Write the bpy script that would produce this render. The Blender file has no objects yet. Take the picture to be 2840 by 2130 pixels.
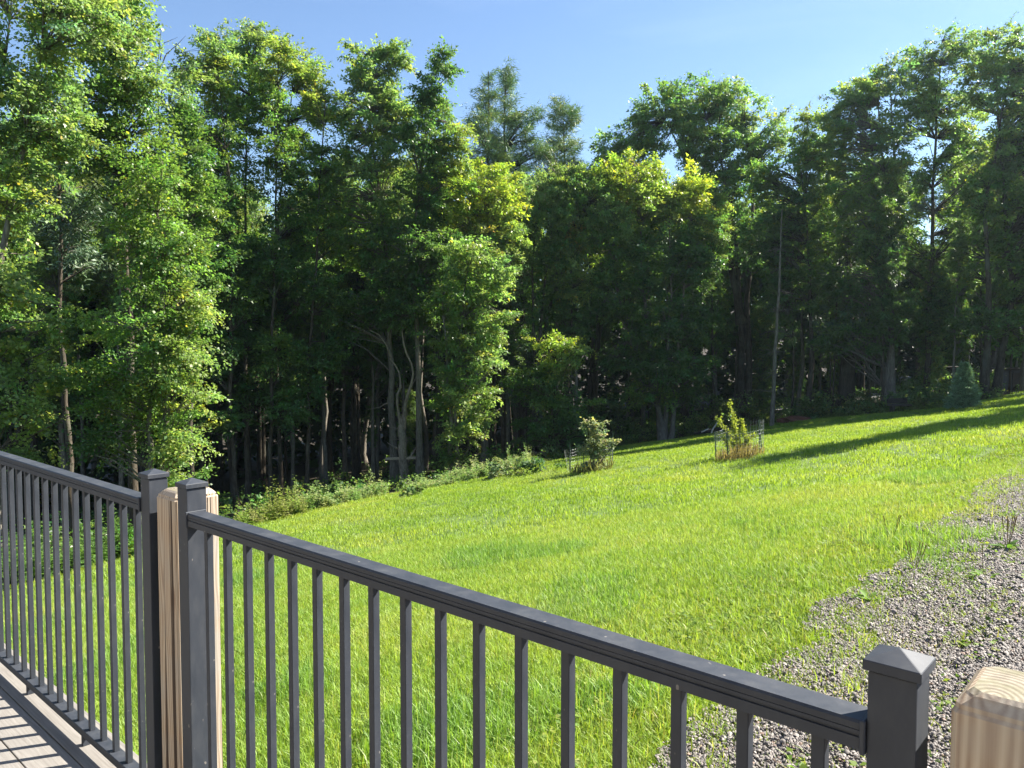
import bpy, bmesh, math, random
import numpy as np
from mathutils import Vector, Matrix

R = math.radians
sc = bpy.context.scene
rng = np.random.default_rng(7)

# ------------------------------------------------------------------ camera, sky, sun, exposure
CAMZ = 1.525                      # lens height above the deck boards (deck top is z = 0)
FPX, PITCH = 1661.3, math.atan(99 / 2133.0)
cam_d = bpy.data.cameras.new('camera')
cam_d.sensor_fit = 'HORIZONTAL'; cam_d.sensor_width = 36.0
cam_d.lens = 36.0 * 2133 / 2840
cam_d.clip_start = 0.05; cam_d.clip_end = 2000
cam = bpy.data.objects.new('camera', cam_d)
sc.collection.objects.link(cam)
cam.location = (0, 0, CAMZ); cam.rotation_euler = (R(90) - PITCH, 0, 0)
sc.camera = cam

SUN_AZ, SUN_EL = R(71), R(41.5)   # azimuth clockwise from the view direction (+Y)
world = bpy.data.worlds.new('World'); sc.world = world; world.use_nodes = True
wn = world.node_tree
sky = wn.nodes.new('ShaderNodeTexSky'); sky.sky_type = 'NISHITA'; sky.sun_disc = False
sky.sun_elevation = SUN_EL; sky.sun_rotation = SUN_AZ
sky.air_density = 1.0; sky.dust_density = 0.15; sky.ozone_density = 3.0; sky.altitude = 300
bg = wn.nodes['Background']; bg.inputs['Strength'].default_value = 0.051
wtc = wn.nodes.new('ShaderNodeTexCoord'); wmp = wn.nodes.new('ShaderNodeMapping'); wmp.inputs['Scale'].default_value = (1.2, 2.6, 7.0); wmp.inputs['Rotation'].default_value = (.2, .3, .5)
wno = wn.nodes.new('ShaderNodeTexNoise'); wno.inputs['Scale'].default_value = 1.6; wno.inputs['Detail'].default_value = 6; wno.inputs['Distortion'].default_value = .8
wra = wn.nodes.new('ShaderNodeMapRange'); wra.inputs['From Min'].default_value = .48; wra.inputs['From Max'].default_value = .8; wra.inputs['To Max'].default_value = .07
wmx = wn.nodes.new('ShaderNodeMix'); wmx.data_type = 'RGBA'; wmx.inputs[7].default_value = (7.5, 8.6, 10.0, 1)
wn.links.new(wtc.outputs['Generated'], wmp.inputs['Vector']); wn.links.new(wmp.outputs[0], wno.inputs['Vector']); wn.links.new(wno.outputs['Fac'], wra.inputs['Value'])
wn.links.new(wra.outputs[0], wmx.inputs[0]); wn.links.new(sky.outputs[0], wmx.inputs[6]); wn.links.new(wmx.outputs[2], bg.inputs['Color'])
sun_d = bpy.data.lights.new('sun', 'SUN'); sun_d.energy = 4.3; sun_d.angle = R(0.5); sun_d.color = (1.0, 0.94, 0.84)
sun = bpy.data.objects.new('sun', sun_d); sc.collection.objects.link(sun)
sdir = Vector((math.sin(SUN_AZ) * math.cos(SUN_EL), math.cos(SUN_AZ) * math.cos(SUN_EL), math.sin(SUN_EL)))
sun.rotation_euler = (-sdir).to_track_quat('-Z', 'Y').to_euler(); sun.location = sdir * 60
sc.view_settings.view_transform = 'Standard'; sc.view_settings.look = 'None'
sc.view_settings.exposure = 2.15; sc.view_settings.gamma = 1.0; sc.view_settings.use_curve_mapping = False
cy = sc.cycles
cy.use_denoising = True
try:
    cy.denoiser = 'OPENIMAGEDENOISE'; cy.denoising_input_passes = 'RGB_ALBEDO_NORMAL'
except Exception: pass
cy.max_bounces = 7; cy.diffuse_bounces = 4; cy.glossy_bounces = 2; cy.transmission_bounces = 5; cy.transparent_max_bounces = 8
cy.sample_clamp_indirect = 6.0; cy.caustics_reflective = False; cy.caustics_refractive = False
cy.use_adaptive_sampling = True; cy.adaptive_threshold = 0.012

COL = sc.collection

# ------------------------------------------------------------------ helpers
def ray(px, py):
    s = 2840 / 2212
    u = (px * s - 1420) / 2133; v = (py * s - 1065) / 2133
    return np.array([u, math.cos(PITCH) - v * math.sin(PITCH), -(math.sin(PITCH) + v * math.cos(PITCH))])

def at(px, py, Z):                # world point seen at photo position px,py (2212 wide) at depth Z
    r = ray(px, py); t = Z / r[1]
    return np.array([r[0] * t, Z, CAMZ + r[2] * t])

KG = 0.93
def G(x, y):                      # ground height
    x = np.asarray(x, float); y = np.asarray(y, float)
    xs = np.where(x > 26, 26 + (x - 26) * .25, np.where(x < -22, -22 + (x + 22) * .3, x))
    ys = np.where(y > 46, 46 + (y - 46) * .35, np.where(y < -6, -6 + (y + 6) * .2, y))
    z = -2 * KG + .144 * (xs - 1.5 * KG) - .110 * (ys - 4 * KG)
    z = z + .13 * np.clip(y - 78, 0, 160) + .16 * np.clip(-x - 42, 0, 160) * (y > -50) + .10 * np.clip(x - 60, 0, 200)
    far = np.clip((y - 5) / 15, 0, 1)
    z = z + far * (.10 * np.sin(x * .23 + .6) * np.cos(y * .19) + .05 * np.sin(x * .61 + y * .43))
    return z + CAMZ

def gp(px, py):                   # where the photo position meets the ground
    r = ray(px, py)
    t = np.linspace(2, 90, 1760)
    z = CAMZ + r[2] * t - G(r[0] * t, r[1] * t)
    k = np.argmax(z < 0); k = k if z[k] < 0 else len(t) - 1
    return np.array([r[0] * t[k], r[1] * t[k], G(r[0] * t[k], r[1] * t[k])])

_perm = rng.permutation(4096); _val = rng.random(4096)
def vnoise(x, y, f=1.0, s=0):
    x = np.asarray(x) * f + 517.3 + s * 31.7; y = np.asarray(y) * f + 311.9 + s * 17.1
    xi = np.floor(x).astype(int); yi = np.floor(y).astype(int); u = x - xi; v = y - yi
    u = u * u * (3 - 2 * u); v = v * v * (3 - 2 * v)
    h = lambda a, b: _val[_perm[(a + _perm[b & 4095]) & 4095]]
    return (h(xi, yi) * (1 - u) + h(xi + 1, yi) * u) * (1 - v) + (h(xi, yi + 1) * (1 - u) + h(xi + 1, yi + 1) * u) * v

def tag(o, label=None, cat=None, group=None, kind=None):
    if label: o['label'] = label
    if cat: o['category'] = cat
    if group: o['group'] = group
    if kind: o['kind'] = kind
    return o

def link(o, parent=None):
    COL.objects.link(o)
    if parent is not None: o.parent = parent
    return o

def empty(name, loc=(0, 0, 0), rz=0):
    o = bpy.data.objects.new(name, None); o.empty_display_size = .2
    o.location = loc; o.rotation_euler = (0, 0, rz); return link(o)

def np_mesh(name, V, F, mat, colors=None, smooth=False):
    V = np.asarray(V, np.float32); F = np.asarray(F, np.int32)
    me = bpy.data.meshes.new(name); k = F.shape[1]
    me.vertices.add(len(V)); me.vertices.foreach_set('co', V.ravel())
    me.loops.add(F.size); me.loops.foreach_set('vertex_index', F.ravel())
    me.polygons.add(len(F)); me.polygons.foreach_set('loop_start', np.arange(0, F.size, k, dtype=np.int32))
    me.update(calc_edges=True)
    if smooth: me.polygons.foreach_set('use_smooth', np.ones(len(F), bool))
    if colors is not None:
        a = me.color_attributes.new('tint', 'FLOAT_COLOR', 'POINT')
        c = np.ones((len(V), 4), np.float32); c[:, :3] = colors; a.data.foreach_set('color', c.ravel())
    if mat: me.materials.append(mat)
    return me

def obj(name, me, parent=None, loc=(0, 0, 0)):
    o = bpy.data.objects.new(name, me); o.location = loc; return link(o, parent)

class MB:                         # small polygon collector
    def __init__(s): s.v = []; s.f = []
    def box(s, x0, x1, y0, y1, z0, z1):
        b = len(s.v)
        s.v += [(x0, y0, z0), (x1, y0, z0), (x1, y1, z0), (x0, y1, z0), (x0, y0, z1), (x1, y0, z1), (x1, y1, z1), (x0, y1, z1)]
        s.f += [tuple(b + i for i in q) for q in ((0, 3, 2, 1), (4, 5, 6, 7), (0, 1, 5, 4), (1, 2, 6, 5), (2, 3, 7, 6), (3, 0, 4, 7))]; return s
    def loft(s, rings, cap=True):
        b = len(s.v); n = len(rings[0])
        for r in rings: s.v += [tuple(p) for p in r]
        for i in range(len(rings) - 1):
            for j in range(n):
                s.f.append((b + i * n + j, b + i * n + (j + 1) % n, b + (i + 1) * n + (j + 1) % n, b + (i + 1) * n + j))
        if cap:
            s.f.append(tuple(b + j for j in reversed(range(n)))); s.f.append(tuple(b + (len(rings) - 1) * n + j for j in range(n)))
        return s
    def mesh(s, name, mat, bevel=0, seg=1, smooth=False):
        me = bpy.data.meshes.new(name); me.from_pydata(s.v, [], s.f)
        bm = bmesh.new(); bm.from_mesh(me)
        bmesh.ops.recalc_face_normals(bm, faces=bm.faces)
        if bevel: bmesh.ops.bevel(bm, geom=list(bm.edges), offset=bevel, segments=seg, affect='EDGES', profile=.6)
        bm.to_mesh(me); bm.free()
        if mat: me.materials.append(mat)
        if smooth:
            for p in me.polygons: p.use_smooth = True
        return me

def tubes(paths, sides=6):
    """paths: list of (points (k,3), radii (k)) -> V, F quads"""
    V = []; F = []; b = 0
    ang = np.arange(sides) * 2 * np.pi / sides
    for P, r in paths:
        P = np.asarray(P, float); k = len(P); r = np.broadcast_to(np.asarray(r, float), (k,))
        T = np.gradient(P, axis=0); T /= np.linalg.norm(T, axis=1)[:, None] + 1e-9
        ref = np.array([1., 0, 0]) if abs(T[:, 2]).mean() > .7 else np.array([0, 0, 1.])
        A = np.cross(T, ref); A /= np.linalg.norm(A, axis=1)[:, None] + 1e-9
        B = np.cross(T, A)
        ring = P[:, None, :] + r[:, None, None] * (np.cos(ang)[None, :, None] * A[:, None, :] + np.sin(ang)[None, :, None] * B[:, None, :])
        V.append(ring.reshape(-1, 3))
        i = np.arange(k - 1)[:, None] * sides; j = np.arange(sides)[None, :]; j2 = (j + 1) % sides
        F.append(np.stack([b + i + j, b + i + j2, b + i + sides + j2, b + i + sides + j], -1).reshape(-1, 4)); b += k * sides
    return np.concatenate(V), np.concatenate(F)

def unit(a): return a / (np.linalg.norm(a, axis=-1, keepdims=True) + 1e-9)

def leaf_quads(P, A, N, size, aspect=.42, fold=.12):
    A = unit(A); S = unit(np.cross(N, A)); N = np.cross(A, S)
    size = np.broadcast_to(np.asarray(size, float), (len(P),))[:, None]
    v = np.stack([P, P + A * size * .45 + S * size * aspect + N * size * fold, P + A * size, P + A * size * .45 - S * size * aspect + N * size * fold], 1)
    return v.reshape(-1, 3), np.arange(len(P) * 4).reshape(-1, 4)

def leaf_tris(P, A, N, size, aspect=.42, fold=.12):
    A = unit(A); S = unit(np.cross(N, A))
    size = np.broadcast_to(np.asarray(size, float), (len(P),))[:, None]
    v = np.stack([P - S * size * aspect * .95, P + S * size * aspect * .95, P + A * size * 1.05], 1)
    return v.reshape(-1, 3), np.arange(len(P) * 3).reshape(-1, 3)

# ------------------------------------------------------------------ materials
def new_mat(name):
    m = bpy.data.materials.new(name); m.use_nodes = True; nt = m.node_tree; nt.nodes.clear()
    out = nt.nodes.new('ShaderNodeOutputMaterial'); return m, nt, out
def nd(nt, t, **kw):
    n = nt.nodes.new(t)
    for k, v in kw.items(): setattr(n, k, v)
    return n
def setin(n, **kw):
    for k, v in kw.items(): n.inputs[k.replace('_', ' ')].default_value = v
    return n
def ramp(nt, fac, stops):
    r = nd(nt, 'ShaderNodeValToRGB'); e = r.color_ramp.elements
    while len(e) < len(stops): e.new(.5)
    for el, (p, c) in zip(e, stops): el.position = p; el.color = (*c, 1)
    nt.links.new(fac, r.inputs[0]); return r.outputs[0]
def noise(nt, vec, scale, detail=4, rough=.55, dist=0):
    n = nd(nt, 'ShaderNodeTexNoise'); setin(n, Scale=scale, Detail=detail, Roughness=rough, Distortion=dist)
    if vec is not None: nt.links.new(vec, n.inputs['Vector'])
    return n.outputs['Fac']
def mapping(nt, src, scale=(1, 1, 1), loc=(0, 0, 0)):
    m = nd(nt, 'ShaderNodeMapping'); m.inputs['Scale'].default_value = scale; m.inputs['Location'].default_value = loc
    nt.links.new(src, m.inputs['Vector']); return m.outputs[0]
def mixc(nt, fac, a, b, mode='MIX'):
    m = nd(nt, 'ShaderNodeMix', data_type='RGBA', blend_type=mode)
    for i, x in ((0, fac), (6, a), (7, b)):
        if isinstance(x, (int, float)): m.inputs[i].default_value = x
        elif isinstance(x, tuple): m.inputs[i].default_value = (*x, 1) if len(x) == 3 else x
        else: nt.links.new(x, m.inputs[i])
    return m.outputs[2]
def bump(nt, h, strength, dist=.01):
    b = nd(nt, 'ShaderNodeBump'); setin(b, Strength=strength, Distance=dist); nt.links.new(h, b.inputs['Height']); return b.outputs[0]

def leaf_mat(name, trans=.55, rough=.40, spec=.5, tcol=(1.3, 1.42, .70)):
    m, nt, out = new_mat(name)
    a = nd(nt, 'ShaderNodeAttribute', attribute_name='tint')
    oi = nd(nt, 'ShaderNodeObjectInfo')
    c = mixc(nt, 1.0, a.outputs['Color'], oi.outputs['Color'], 'MULTIPLY')
    p = nd(nt, 'ShaderNodeBsdfPrincipled'); setin(p, Roughness=rough); p.inputs['Specular IOR Level'].default_value = spec
    nt.links.new(c, p.inputs['Base Color'])
    t = nd(nt, 'ShaderNodeBsdfTranslucent')
    nt.links.new(mixc(nt, 1.0, c, tcol, 'MULTIPLY'), t.inputs['Color'])
    ms = nd(nt, 'ShaderNodeMixShader'); ms.inputs[0].default_value = trans
    nt.links.new(p.outputs[0], ms.inputs[1]); nt.links.new(t.outputs[0], ms.inputs[2]); nt.links.new(ms.outputs[0], out.inputs[0])
    return m

def simple_mat(name, stops, scale, vscale=(1, 1, 1), rough=.8, spec=.3, bstr=.4, bdist=.01, detail=6, dist=0, coord='Object'):
    m, nt, out = new_mat(name)
    tc = nd(nt, 'ShaderNodeTexCoord'); v = mapping(nt, tc.outputs[coord], vscale)
    n = noise(nt, v, scale, detail, .6, dist)
    p = nd(nt, 'ShaderNodeBsdfPrincipled'); setin(p, Roughness=rough); p.inputs['Specular IOR Level'].default_value = spec
    nt.links.new(ramp(nt, n, stops), p.inputs['Base Color'])
    if bstr: nt.links.new(bump(nt, n, bstr, bdist), p.inputs['Normal'])
    nt.links.new(p.outputs[0], out.inputs[0]); return m

M = {}
M['leaf'] = leaf_mat('leaf')
M['needle'] = leaf_mat('needle', trans=.15, rough=.5, tcol=(1.1, 1.1, .6))
M['weed'] = leaf_mat('weed_leaf', trans=.40, rough=.62, spec=.2)
def bark_mat(name, a, b, c):
    m, nt, out = new_mat(name)
    tc = nd(nt, 'ShaderNodeTexCoord')
    v = mapping(nt, tc.outputs['Object'], (9, 9, 1.6)); n = noise(nt, v, 2.2, 7, .65, .6)
    n2 = noise(nt, tc.outputs['Object'], .9, 3)
    col = ramp(nt, n, [(.28, a), (.5, b), (.72, c)])
    col = mixc(nt, ramp(nt, n2, [(.5, (0, 0, 0)), (.72, (.45, .45, .45))]), col, (.17, .19, .14))
    p = nd(nt, 'ShaderNodeBsdfPrincipled'); setin(p, Roughness=.9); p.inputs['Specular IOR Level'].default_value = .15
    nt.links.new(col, p.inputs['Base Color']); nt.links.new(bump(nt, n, .9, .03), p.inputs['Normal'])
    nt.links.new(p.outputs[0], out.inputs[0]); return m
M['bark'] = bark_mat('bark', (.025, .020, .014), (.065, .052, .038), (.12, .10, .078))
M['bark_pale'] = bark_mat('bark_pale', (.05, .043, .032), (.15, .13, .103), (.27, .245, .205))
M['deadwood'] = bark_mat('deadwood', (.1, .075, .05), (.27, .22, .165), (.42, .38, .31))

# charcoal powder coat
m, nt, out = new_mat('charcoal_coat'); M['coat'] = m
tc = nd(nt, 'ShaderNodeTexCoord'); n = noise(nt, mapping(nt, tc.outputs['Object'], (2.2, 2.2, .8)), 9, 6, .65); n2 = noise(nt, tc.outputs['Object'], 900, 2)
spk = noise(nt, mapping(nt, tc.outputs['Object'], (1, 1, .6)), 55, 1)
col = ramp(nt, n, [(.3, (.024, .029, .038)), (.5, (.033, .038, .048)), (.78, (.054, .058, .065))])
col = mixc(nt, ramp(nt, spk, [(.765, (0, 0, 0)), (.79, (.55, .55, .55))]), col, (.26, .24, .21))
p = nd(nt, 'ShaderNodeBsdfPrincipled'); p.inputs['Specular IOR Level'].default_value = .36
nt.links.new(col, p.inputs['Base Color'])
nt.links.new(ramp(nt, n, [(.3, (.50,) * 3), (.7, (.68,) * 3)]), p.inputs['Roughness'])
nt.links.new(bump(nt, n2, .12, .0006), p.inputs['Normal']); nt.links.new(p.outputs[0], out.inputs[0])

# pressure-treated pine: long grain on the sides (object z), growth rings on the sawn top
m, nt, out = new_mat('pine_timber'); M['timber'] = m
tc = nd(nt, 'ShaderNodeTexCoord'); O = tc.outputs['Object']
w1 = noise(nt, mapping(nt, O, (1.2, 1.2, .35)), 4.2, 2)
sep = nd(nt, 'ShaderNodeSeparateXYZ'); nt.links.new(O, sep.inputs[0])
def mth(op, a, b=None):
    k = nd(nt, 'ShaderNodeMath', operation=op)
    for i, x in enumerate((a, b)):
        if x is None: continue
        if isinstance(x, (int, float)): k.inputs[i].default_value = x
        else: nt.links.new(x, k.inputs[i])
    return k.outputs[0]
off_x = mth('ADD', sep.outputs['X'], .028); off_y = mth('ADD', sep.outputs['Y'], .05)
rad = mth('SQRT', mth('ADD', mth('MULTIPLY', off_x, off_x), mth('MULTIPLY', off_y, off_y)))
rad = mth('ADD', rad, mth('MULTIPLY', w1, .10))
rings = mth('SINE', mth('MULTIPLY', rad, 620))
rings = mth('ADD', mth('MULTIPLY', rings, .5), .5)
fine = noise(nt, mapping(nt, O, (140, 140, 3)), 2, 4)
g = mth('ADD', mth('MULTIPLY', rings, .5), mth('MULTIPLY', fine, .55))
col = ramp(nt, g, [(.12, (.56, .46, .34)), (.45, (.45, .345, .235)), (.85, (.26, .165, .10))])
wz = noise(nt, O, 6, 3)
col = mixc(nt, ramp(nt, wz, [(.38, (.1, .1, .1)), (.66, (.7, .7, .7))]), col, (.36, .335, .29))
# knots
vk = nd(nt, 'ShaderNodeTexVoronoi'); nt.links.new(mapping(nt, O, (6.5, 6.5, 2.2), (.3, .1, .37)), vk.inputs['Vector']); vk.inputs['Scale'].default_value = 1.0
col = mixc(nt, ramp(nt, vk.outputs['Distance'], [(.05, (.9, .9, .9)), (.12, (0, 0, 0))]), col, (.13, .06, .03))
# drying checks
ck = noise(nt, mapping(nt, O, (26, 26, .10), (3.1, 1.7, .2)), 1.0, 1, .4)
chk = ramp(nt, mth('ABSOLUTE', mth('SUBTRACT', ck, .5)), [(.012, (1, 1, 1)), (.030, (0, 0, 0))])
geo = nd(nt, 'ShaderNodeNewGeometry'); sng = nd(nt, 'ShaderNodeSeparateXYZ'); nt.links.new(geo.outputs['True Normal'], sng.inputs[0])
chk = mth('MULTIPLY', chk, mth('LESS_THAN', sng.outputs['Z'], .3))
col = mixc(nt, chk, col, (.05, .032, .02))
ge = nd(nt, 'ShaderNodeNewGeometry'); sn = nd(nt, 'ShaderNodeSeparateXYZ'); nt.links.new(ge.outputs['True Normal'], sn.inputs[0])
topm = mth('GREATER_THAN', sn.outputs['Z'], .85)
tn = noise(nt, O, 22, 5, .65); tn2 = noise(nt, O, 60, 4, .6)
tcol = ramp(nt, mth('ADD', mth('MULTIPLY', rings, .35), mth('MULTIPLY', tn2, .65)), [(.25, (.11, .09, .063)), (.5, (.20, .17, .125)), (.8, (.29, .26, .205))])
tcol = mixc(nt, ramp(nt, tn, [(.46, (0, 0, 0)), (.62, (.6, .6, .6))]), tcol, (.145, .14, .075))
col = mixc(nt, topm, col, tcol)
p = nd(nt, 'ShaderNodeBsdfPrincipled'); setin(p, Roughness=.75); p.inputs['Specular IOR Level'].default_value = .25
nt.links.new(col, p.inputs['Base Color'])
hh = mth('SUBTRACT', mth('MULTIPLY', g, .3), chk)
nt.links.new(bump(nt, hh, .5, .003), p.inputs['Normal']); nt.links.new(p.outputs[0], out.inputs[0])

# grey composite decking, grain along object x
m, nt, out = new_mat('grey_decking'); M['deck'] = m
tc = nd(nt, 'ShaderNodeTexCoord'); oi = nd(nt, 'ShaderNodeObjectInfo')
mp = nd(nt, 'ShaderNodeVectorMath', operation='ADD'); nt.links.new(tc.outputs['Object'], mp.inputs[0]); nt.links.new(oi.outputs['Location'], mp.inputs[1])
n = noise(nt, mapping(nt, mp.outputs[0], (1.4, 38, 1)), 3, 5, .6, .8); n2 = noise(nt, mapping(nt, mp.outputs[0], (1, 6, 1)), 2.2, 3, .5, 1.5)
col = ramp(nt, n, [(.3, (.15, .135, .12)), (.55, (.21, .195, .175)), (.78, (.27, .25, .23))])
col = mixc(nt, ramp(nt, n2, [(.35, (0, 0, 0)), (.7, (.4, .4, .4))]), col, (.17, .155, .14))
p = nd(nt, 'ShaderNodeBsdfPrincipled'); setin(p, Roughness=.7); nt.links.new(col, p.inputs['Base Color'])
nt.links.new(bump(nt, n, .35, .002), p.inputs['Normal']); nt.links.new(p.outputs[0], out.inputs[0])

# forest soil / leaf litter
M['litter'] = simple_mat('leaf_litter', [(.3, (.014, .011, .007)), (.5, (.034, .026, .015)), (.72, (.07, .050, .028))], 5.5, bstr=.8, bdist=.05, coord='Object')
# turf under the blades
m, nt, out = new_mat('turf'); M['turf'] = m
tc = nd(nt, 'ShaderNodeTexCoord'); O = tc.outputs['Object']
n = noise(nt, O, 9, 8, .7); n2 = noise(nt, O, .35, 4)
col = ramp(nt, n, [(.3, (.035, .06, .010)), (.5, (.075, .135, .016)), (.7, (.14, .20, .035))])
col = mixc(nt, ramp(nt, n2, [(.4, (0, 0, 0)), (.65, (.5, .5, .5))]), col, (.10, .13, .022))
p = nd(nt, 'ShaderNodeBsdfPrincipled'); setin(p, Roughness=.8); nt.links.new(col, p.inputs['Base Color'])
nt.links.new(bump(nt, n, 1, .04), p.inputs['Normal']); nt.links.new(p.outputs[0], out.inputs[0])
# gravel bed and stones
M['gravel_bed'] = simple_mat('gravel_bed', [(.3, (.055, .046, .040)), (.52, (.12, .104, .092)), (.75, (.21, .187, .166))], 70, bstr=1, bdist=.02, detail=3)
m, nt, out = new_mat('stone'); M['stone'] = m
oi = nd(nt, 'ShaderNodeObjectInfo'); tc = nd(nt, 'ShaderNodeTexCoord'); a = nd(nt, 'ShaderNodeAttribute', attribute_name='tint')
n = noise(nt, tc.outputs['Object'], 60, 3)
col = mixc(nt, 1.0, a.outputs['Color'], ramp(nt, n, [(.3, (.7,) * 3), (.7, (1.2,) * 3)]), 'MULTIPLY')
p = nd(nt, 'ShaderNodeBsdfPrincipled'); setin(p, Roughness=.7); nt.links.new(col, p.inputs['Base Color']); nt.links.new(p.outputs[0], out.inputs[0])

# grass blades
m, nt, out = new_mat('grass_blade'); M['grass'] = m
a = nd(nt, 'ShaderNodeAttribute', attribute_name='tint'); oi = nd(nt, 'ShaderNodeObjectInfo'); ge = nd(nt, 'ShaderNodeNewGeometry')
big = noise(nt, ge.outputs['Position'], .28, 4, .6); mid = noise(nt, ge.outputs['Position'], 1.7, 3, .6)
c0 = ramp(nt, big, [(.32, (.195, .335, .048)), (.5, (.27, .41, .062)), (.68, (.39, .465, .10))])
c0 = mixc(nt, ramp(nt, mid, [(.4, (0, 0, 0)), (.75, (.5, .5, .5))]), c0, (.36, .45, .055))
c0 = mixc(nt, ramp(nt, oi.outputs['Random'], [(.0, (0, 0, 0)), (1, (.5, .5, .5))]), c0, (.11, .22, .024))
col = mixc(nt, 1.0, c0, a.outputs['Color'], 'MULTIPLY')
p = nd(nt, 'ShaderNodeBsdfPrincipled'); setin(p, Roughness=.5); p.inputs['Specular IOR Level'].default_value = .32
nt.links.new(col, p.inputs['Base Color'])
t = nd(nt, 'ShaderNodeBsdfTranslucent'); nt.links.new(mixc(nt, 1.0, col, (1.2, 1.15, .5), 'MULTIPLY'), t.inputs['Color'])
ms = nd(nt, 'ShaderNodeMixShader'); ms.inputs[0].default_value = .45
nt.links.new(p.outputs[0], ms.inputs[1]); nt.links.new(t.outputs[0], ms.inputs[2]); nt.links.new(ms.outputs[0], out.inputs[0])
def flat(name, c, rough=.6, metal=0, spec=.4, scale=8, var=.25):
    lo = tuple(x * (1 - var) for x in c); hi = tuple(min(1, x * (1 + var)) for x in c)
    mm = simple_mat(name, [(.3, lo), (.7, hi)], scale, rough=rough, spec=spec, bstr=.15, bdist=.005)
    mm.node_tree.nodes['Principled BSDF'].inputs['Metallic'].default_value = metal; return mm
M['wire'] = flat('galvanised_wire', (.42, .43, .43), .45, .6)
M['stake'] = flat('green_steel', (.012, .03, .022), .5)
M['siding'] = flat('tan_siding', (.26, .24, .21), .6)
M['shed'] = flat('grey_shed_boards', (.07, .08, .092), .75, scale=3)
M['brown'] = flat('dark_brown_timber', (.045, .035, .028), .8, scale=5)
M['rust'] = flat('rust_brown', (.13, .045, .025), .85, scale=4, var=.4)
M['tarmac'] = flat('pale_road', (.33, .31, .30), .8)
M['plank'] = flat('weathered_plank', (.36, .29, .21), .8, scale=20)
M['white_wood'] = flat('peeled_pale_wood', (.6, .57, .52), .7)
M['dark_log'] = flat('dark_log', (.03, .025, .02), .9, scale=6)

# ------------------------------------------------------------------ ground
def sheet(name, X, Y, lift, mat):
    Z = G(X, Y) + lift; h, w = X.shape
    V = np.stack([X, Y, Z], -1).reshape(-1, 3)
    i = np.arange(h - 1)[:, None] * w; j = np.arange(w - 1)[None, :]
    F = np.stack([i + j, i + j + 1, i + w + j + 1, i + w + j], -1).reshape(-1, 4)
    return obj(name, np_mesh(name, V, F, mat, smooth=True))
gx = np.concatenate([np.linspace(-230, -60, 12), np.linspace(-55, 75, 131), np.linspace(80, 250, 12)])
gy = np.concatenate([np.linspace(-120, -10, 8), np.linspace(-6, 95, 102), np.linspace(100, 260, 14)])
X, Y = np.meshgrid(gx, gy)
tag(sheet('ground', X, Y, 0, M['litter']), kind='structure', label='dark leaf-littered ground under the trees', cat='ground')

TLP = np.array([-900, -400, 0, 200, 380, 600, 720, 900, 1130, 1230, 1330, 1430, 1560, 1700, 1900, 2050, 2212, 2500, 2900, 4500.])
TLZ = np.array([12, 13, 14.5, 16.2, 20.5, 24.5, 25.5, 28.5, 31.5, 34.5, 38.5, 41.5, 42.5, 41.5, 37, 34, 37.5, 38, 34, 30.])
def tl(px): return np.interp(px, TLP, TLZ)
# lawn: a polar sheet from the deck out to the treeline
pxs = np.linspace(-900, 3600, 181); rs = np.linspace(0, 1, 90) ** 1.6
PX, RS = np.meshgrid(pxs, rs)
YY = .7 + (tl(PX) + .5 + 1.0 * (vnoise(PX, PX * 0, .03) - .5) - .7) * RS
lawn = sheet('lawn', (PX - 1106) / FPX * YY, YY, .03, M['turf'])
tag(lawn, kind='structure', label='bright green sloping lawn between the deck and the wood', cat='lawn')

# gravel edge, from under the railing out to the right
GE = np.array([gp(*q)[:2] for q in ((1400, 1900), (1500, 1740), (1560, 1640), (1690, 1440), (1830, 1300), (1990, 1170), (2110, 1075), (2200, 1020))])
GE = np.vstack([[GE[0] + (GE[0] - GE[1]) * 6], GE, [GE[-1] + (GE[-1] - GE[-2]) * 1.5], [GE[-1] + (GE[-1] - GE[-2]) * 10]])
def resample(P, n):
    d = np.r_[0, np.cumsum(np.linalg.norm(np.diff(P, axis=0), axis=1))]; t = np.linspace(0, d[-1], n)
    return np.stack([np.interp(t, d, P[:, k]) for k in range(P.shape[1])], 1)
GER = resample(GE, 260)
tan = unit(np.gradient(GER, axis=0)); GNR = np.stack([tan[:, 1], -tan[:, 0]], 1)      # points to the gravel side
def gdist(x, y):                  # signed metres into the gravel
    x = np.asarray(x, float); y = np.asarray(y, float); d = np.empty(x.shape)
    for s in range(0, len(x), 4000):
        q = np.stack([x[s:s + 4000], y[s:s + 4000]], 1)
        D = ((q[:, None, :] - GER[None]) ** 2).sum(-1); k = D.argmin(1)
        d[s:s + 4000] = ((q - GER[k]) * GNR[k]).sum(1)
    return d - np.interp(y, [3.4, 6.0], [-.05, .26])
off = np.r_[.2, .5, 1, 2, 3.2, 5, 7]
GX = GER[:, 0][:, None] + GNR[:, 0][:, None] * off; GY = GER[:, 1][:, None] + GNR[:, 1][:, None] * off
tag(sheet('gravel_drive', GX, GY, .042, M['gravel_bed']), kind='structure', label='grey gravel drive beside the lawn', cat='gravel drive')

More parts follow.
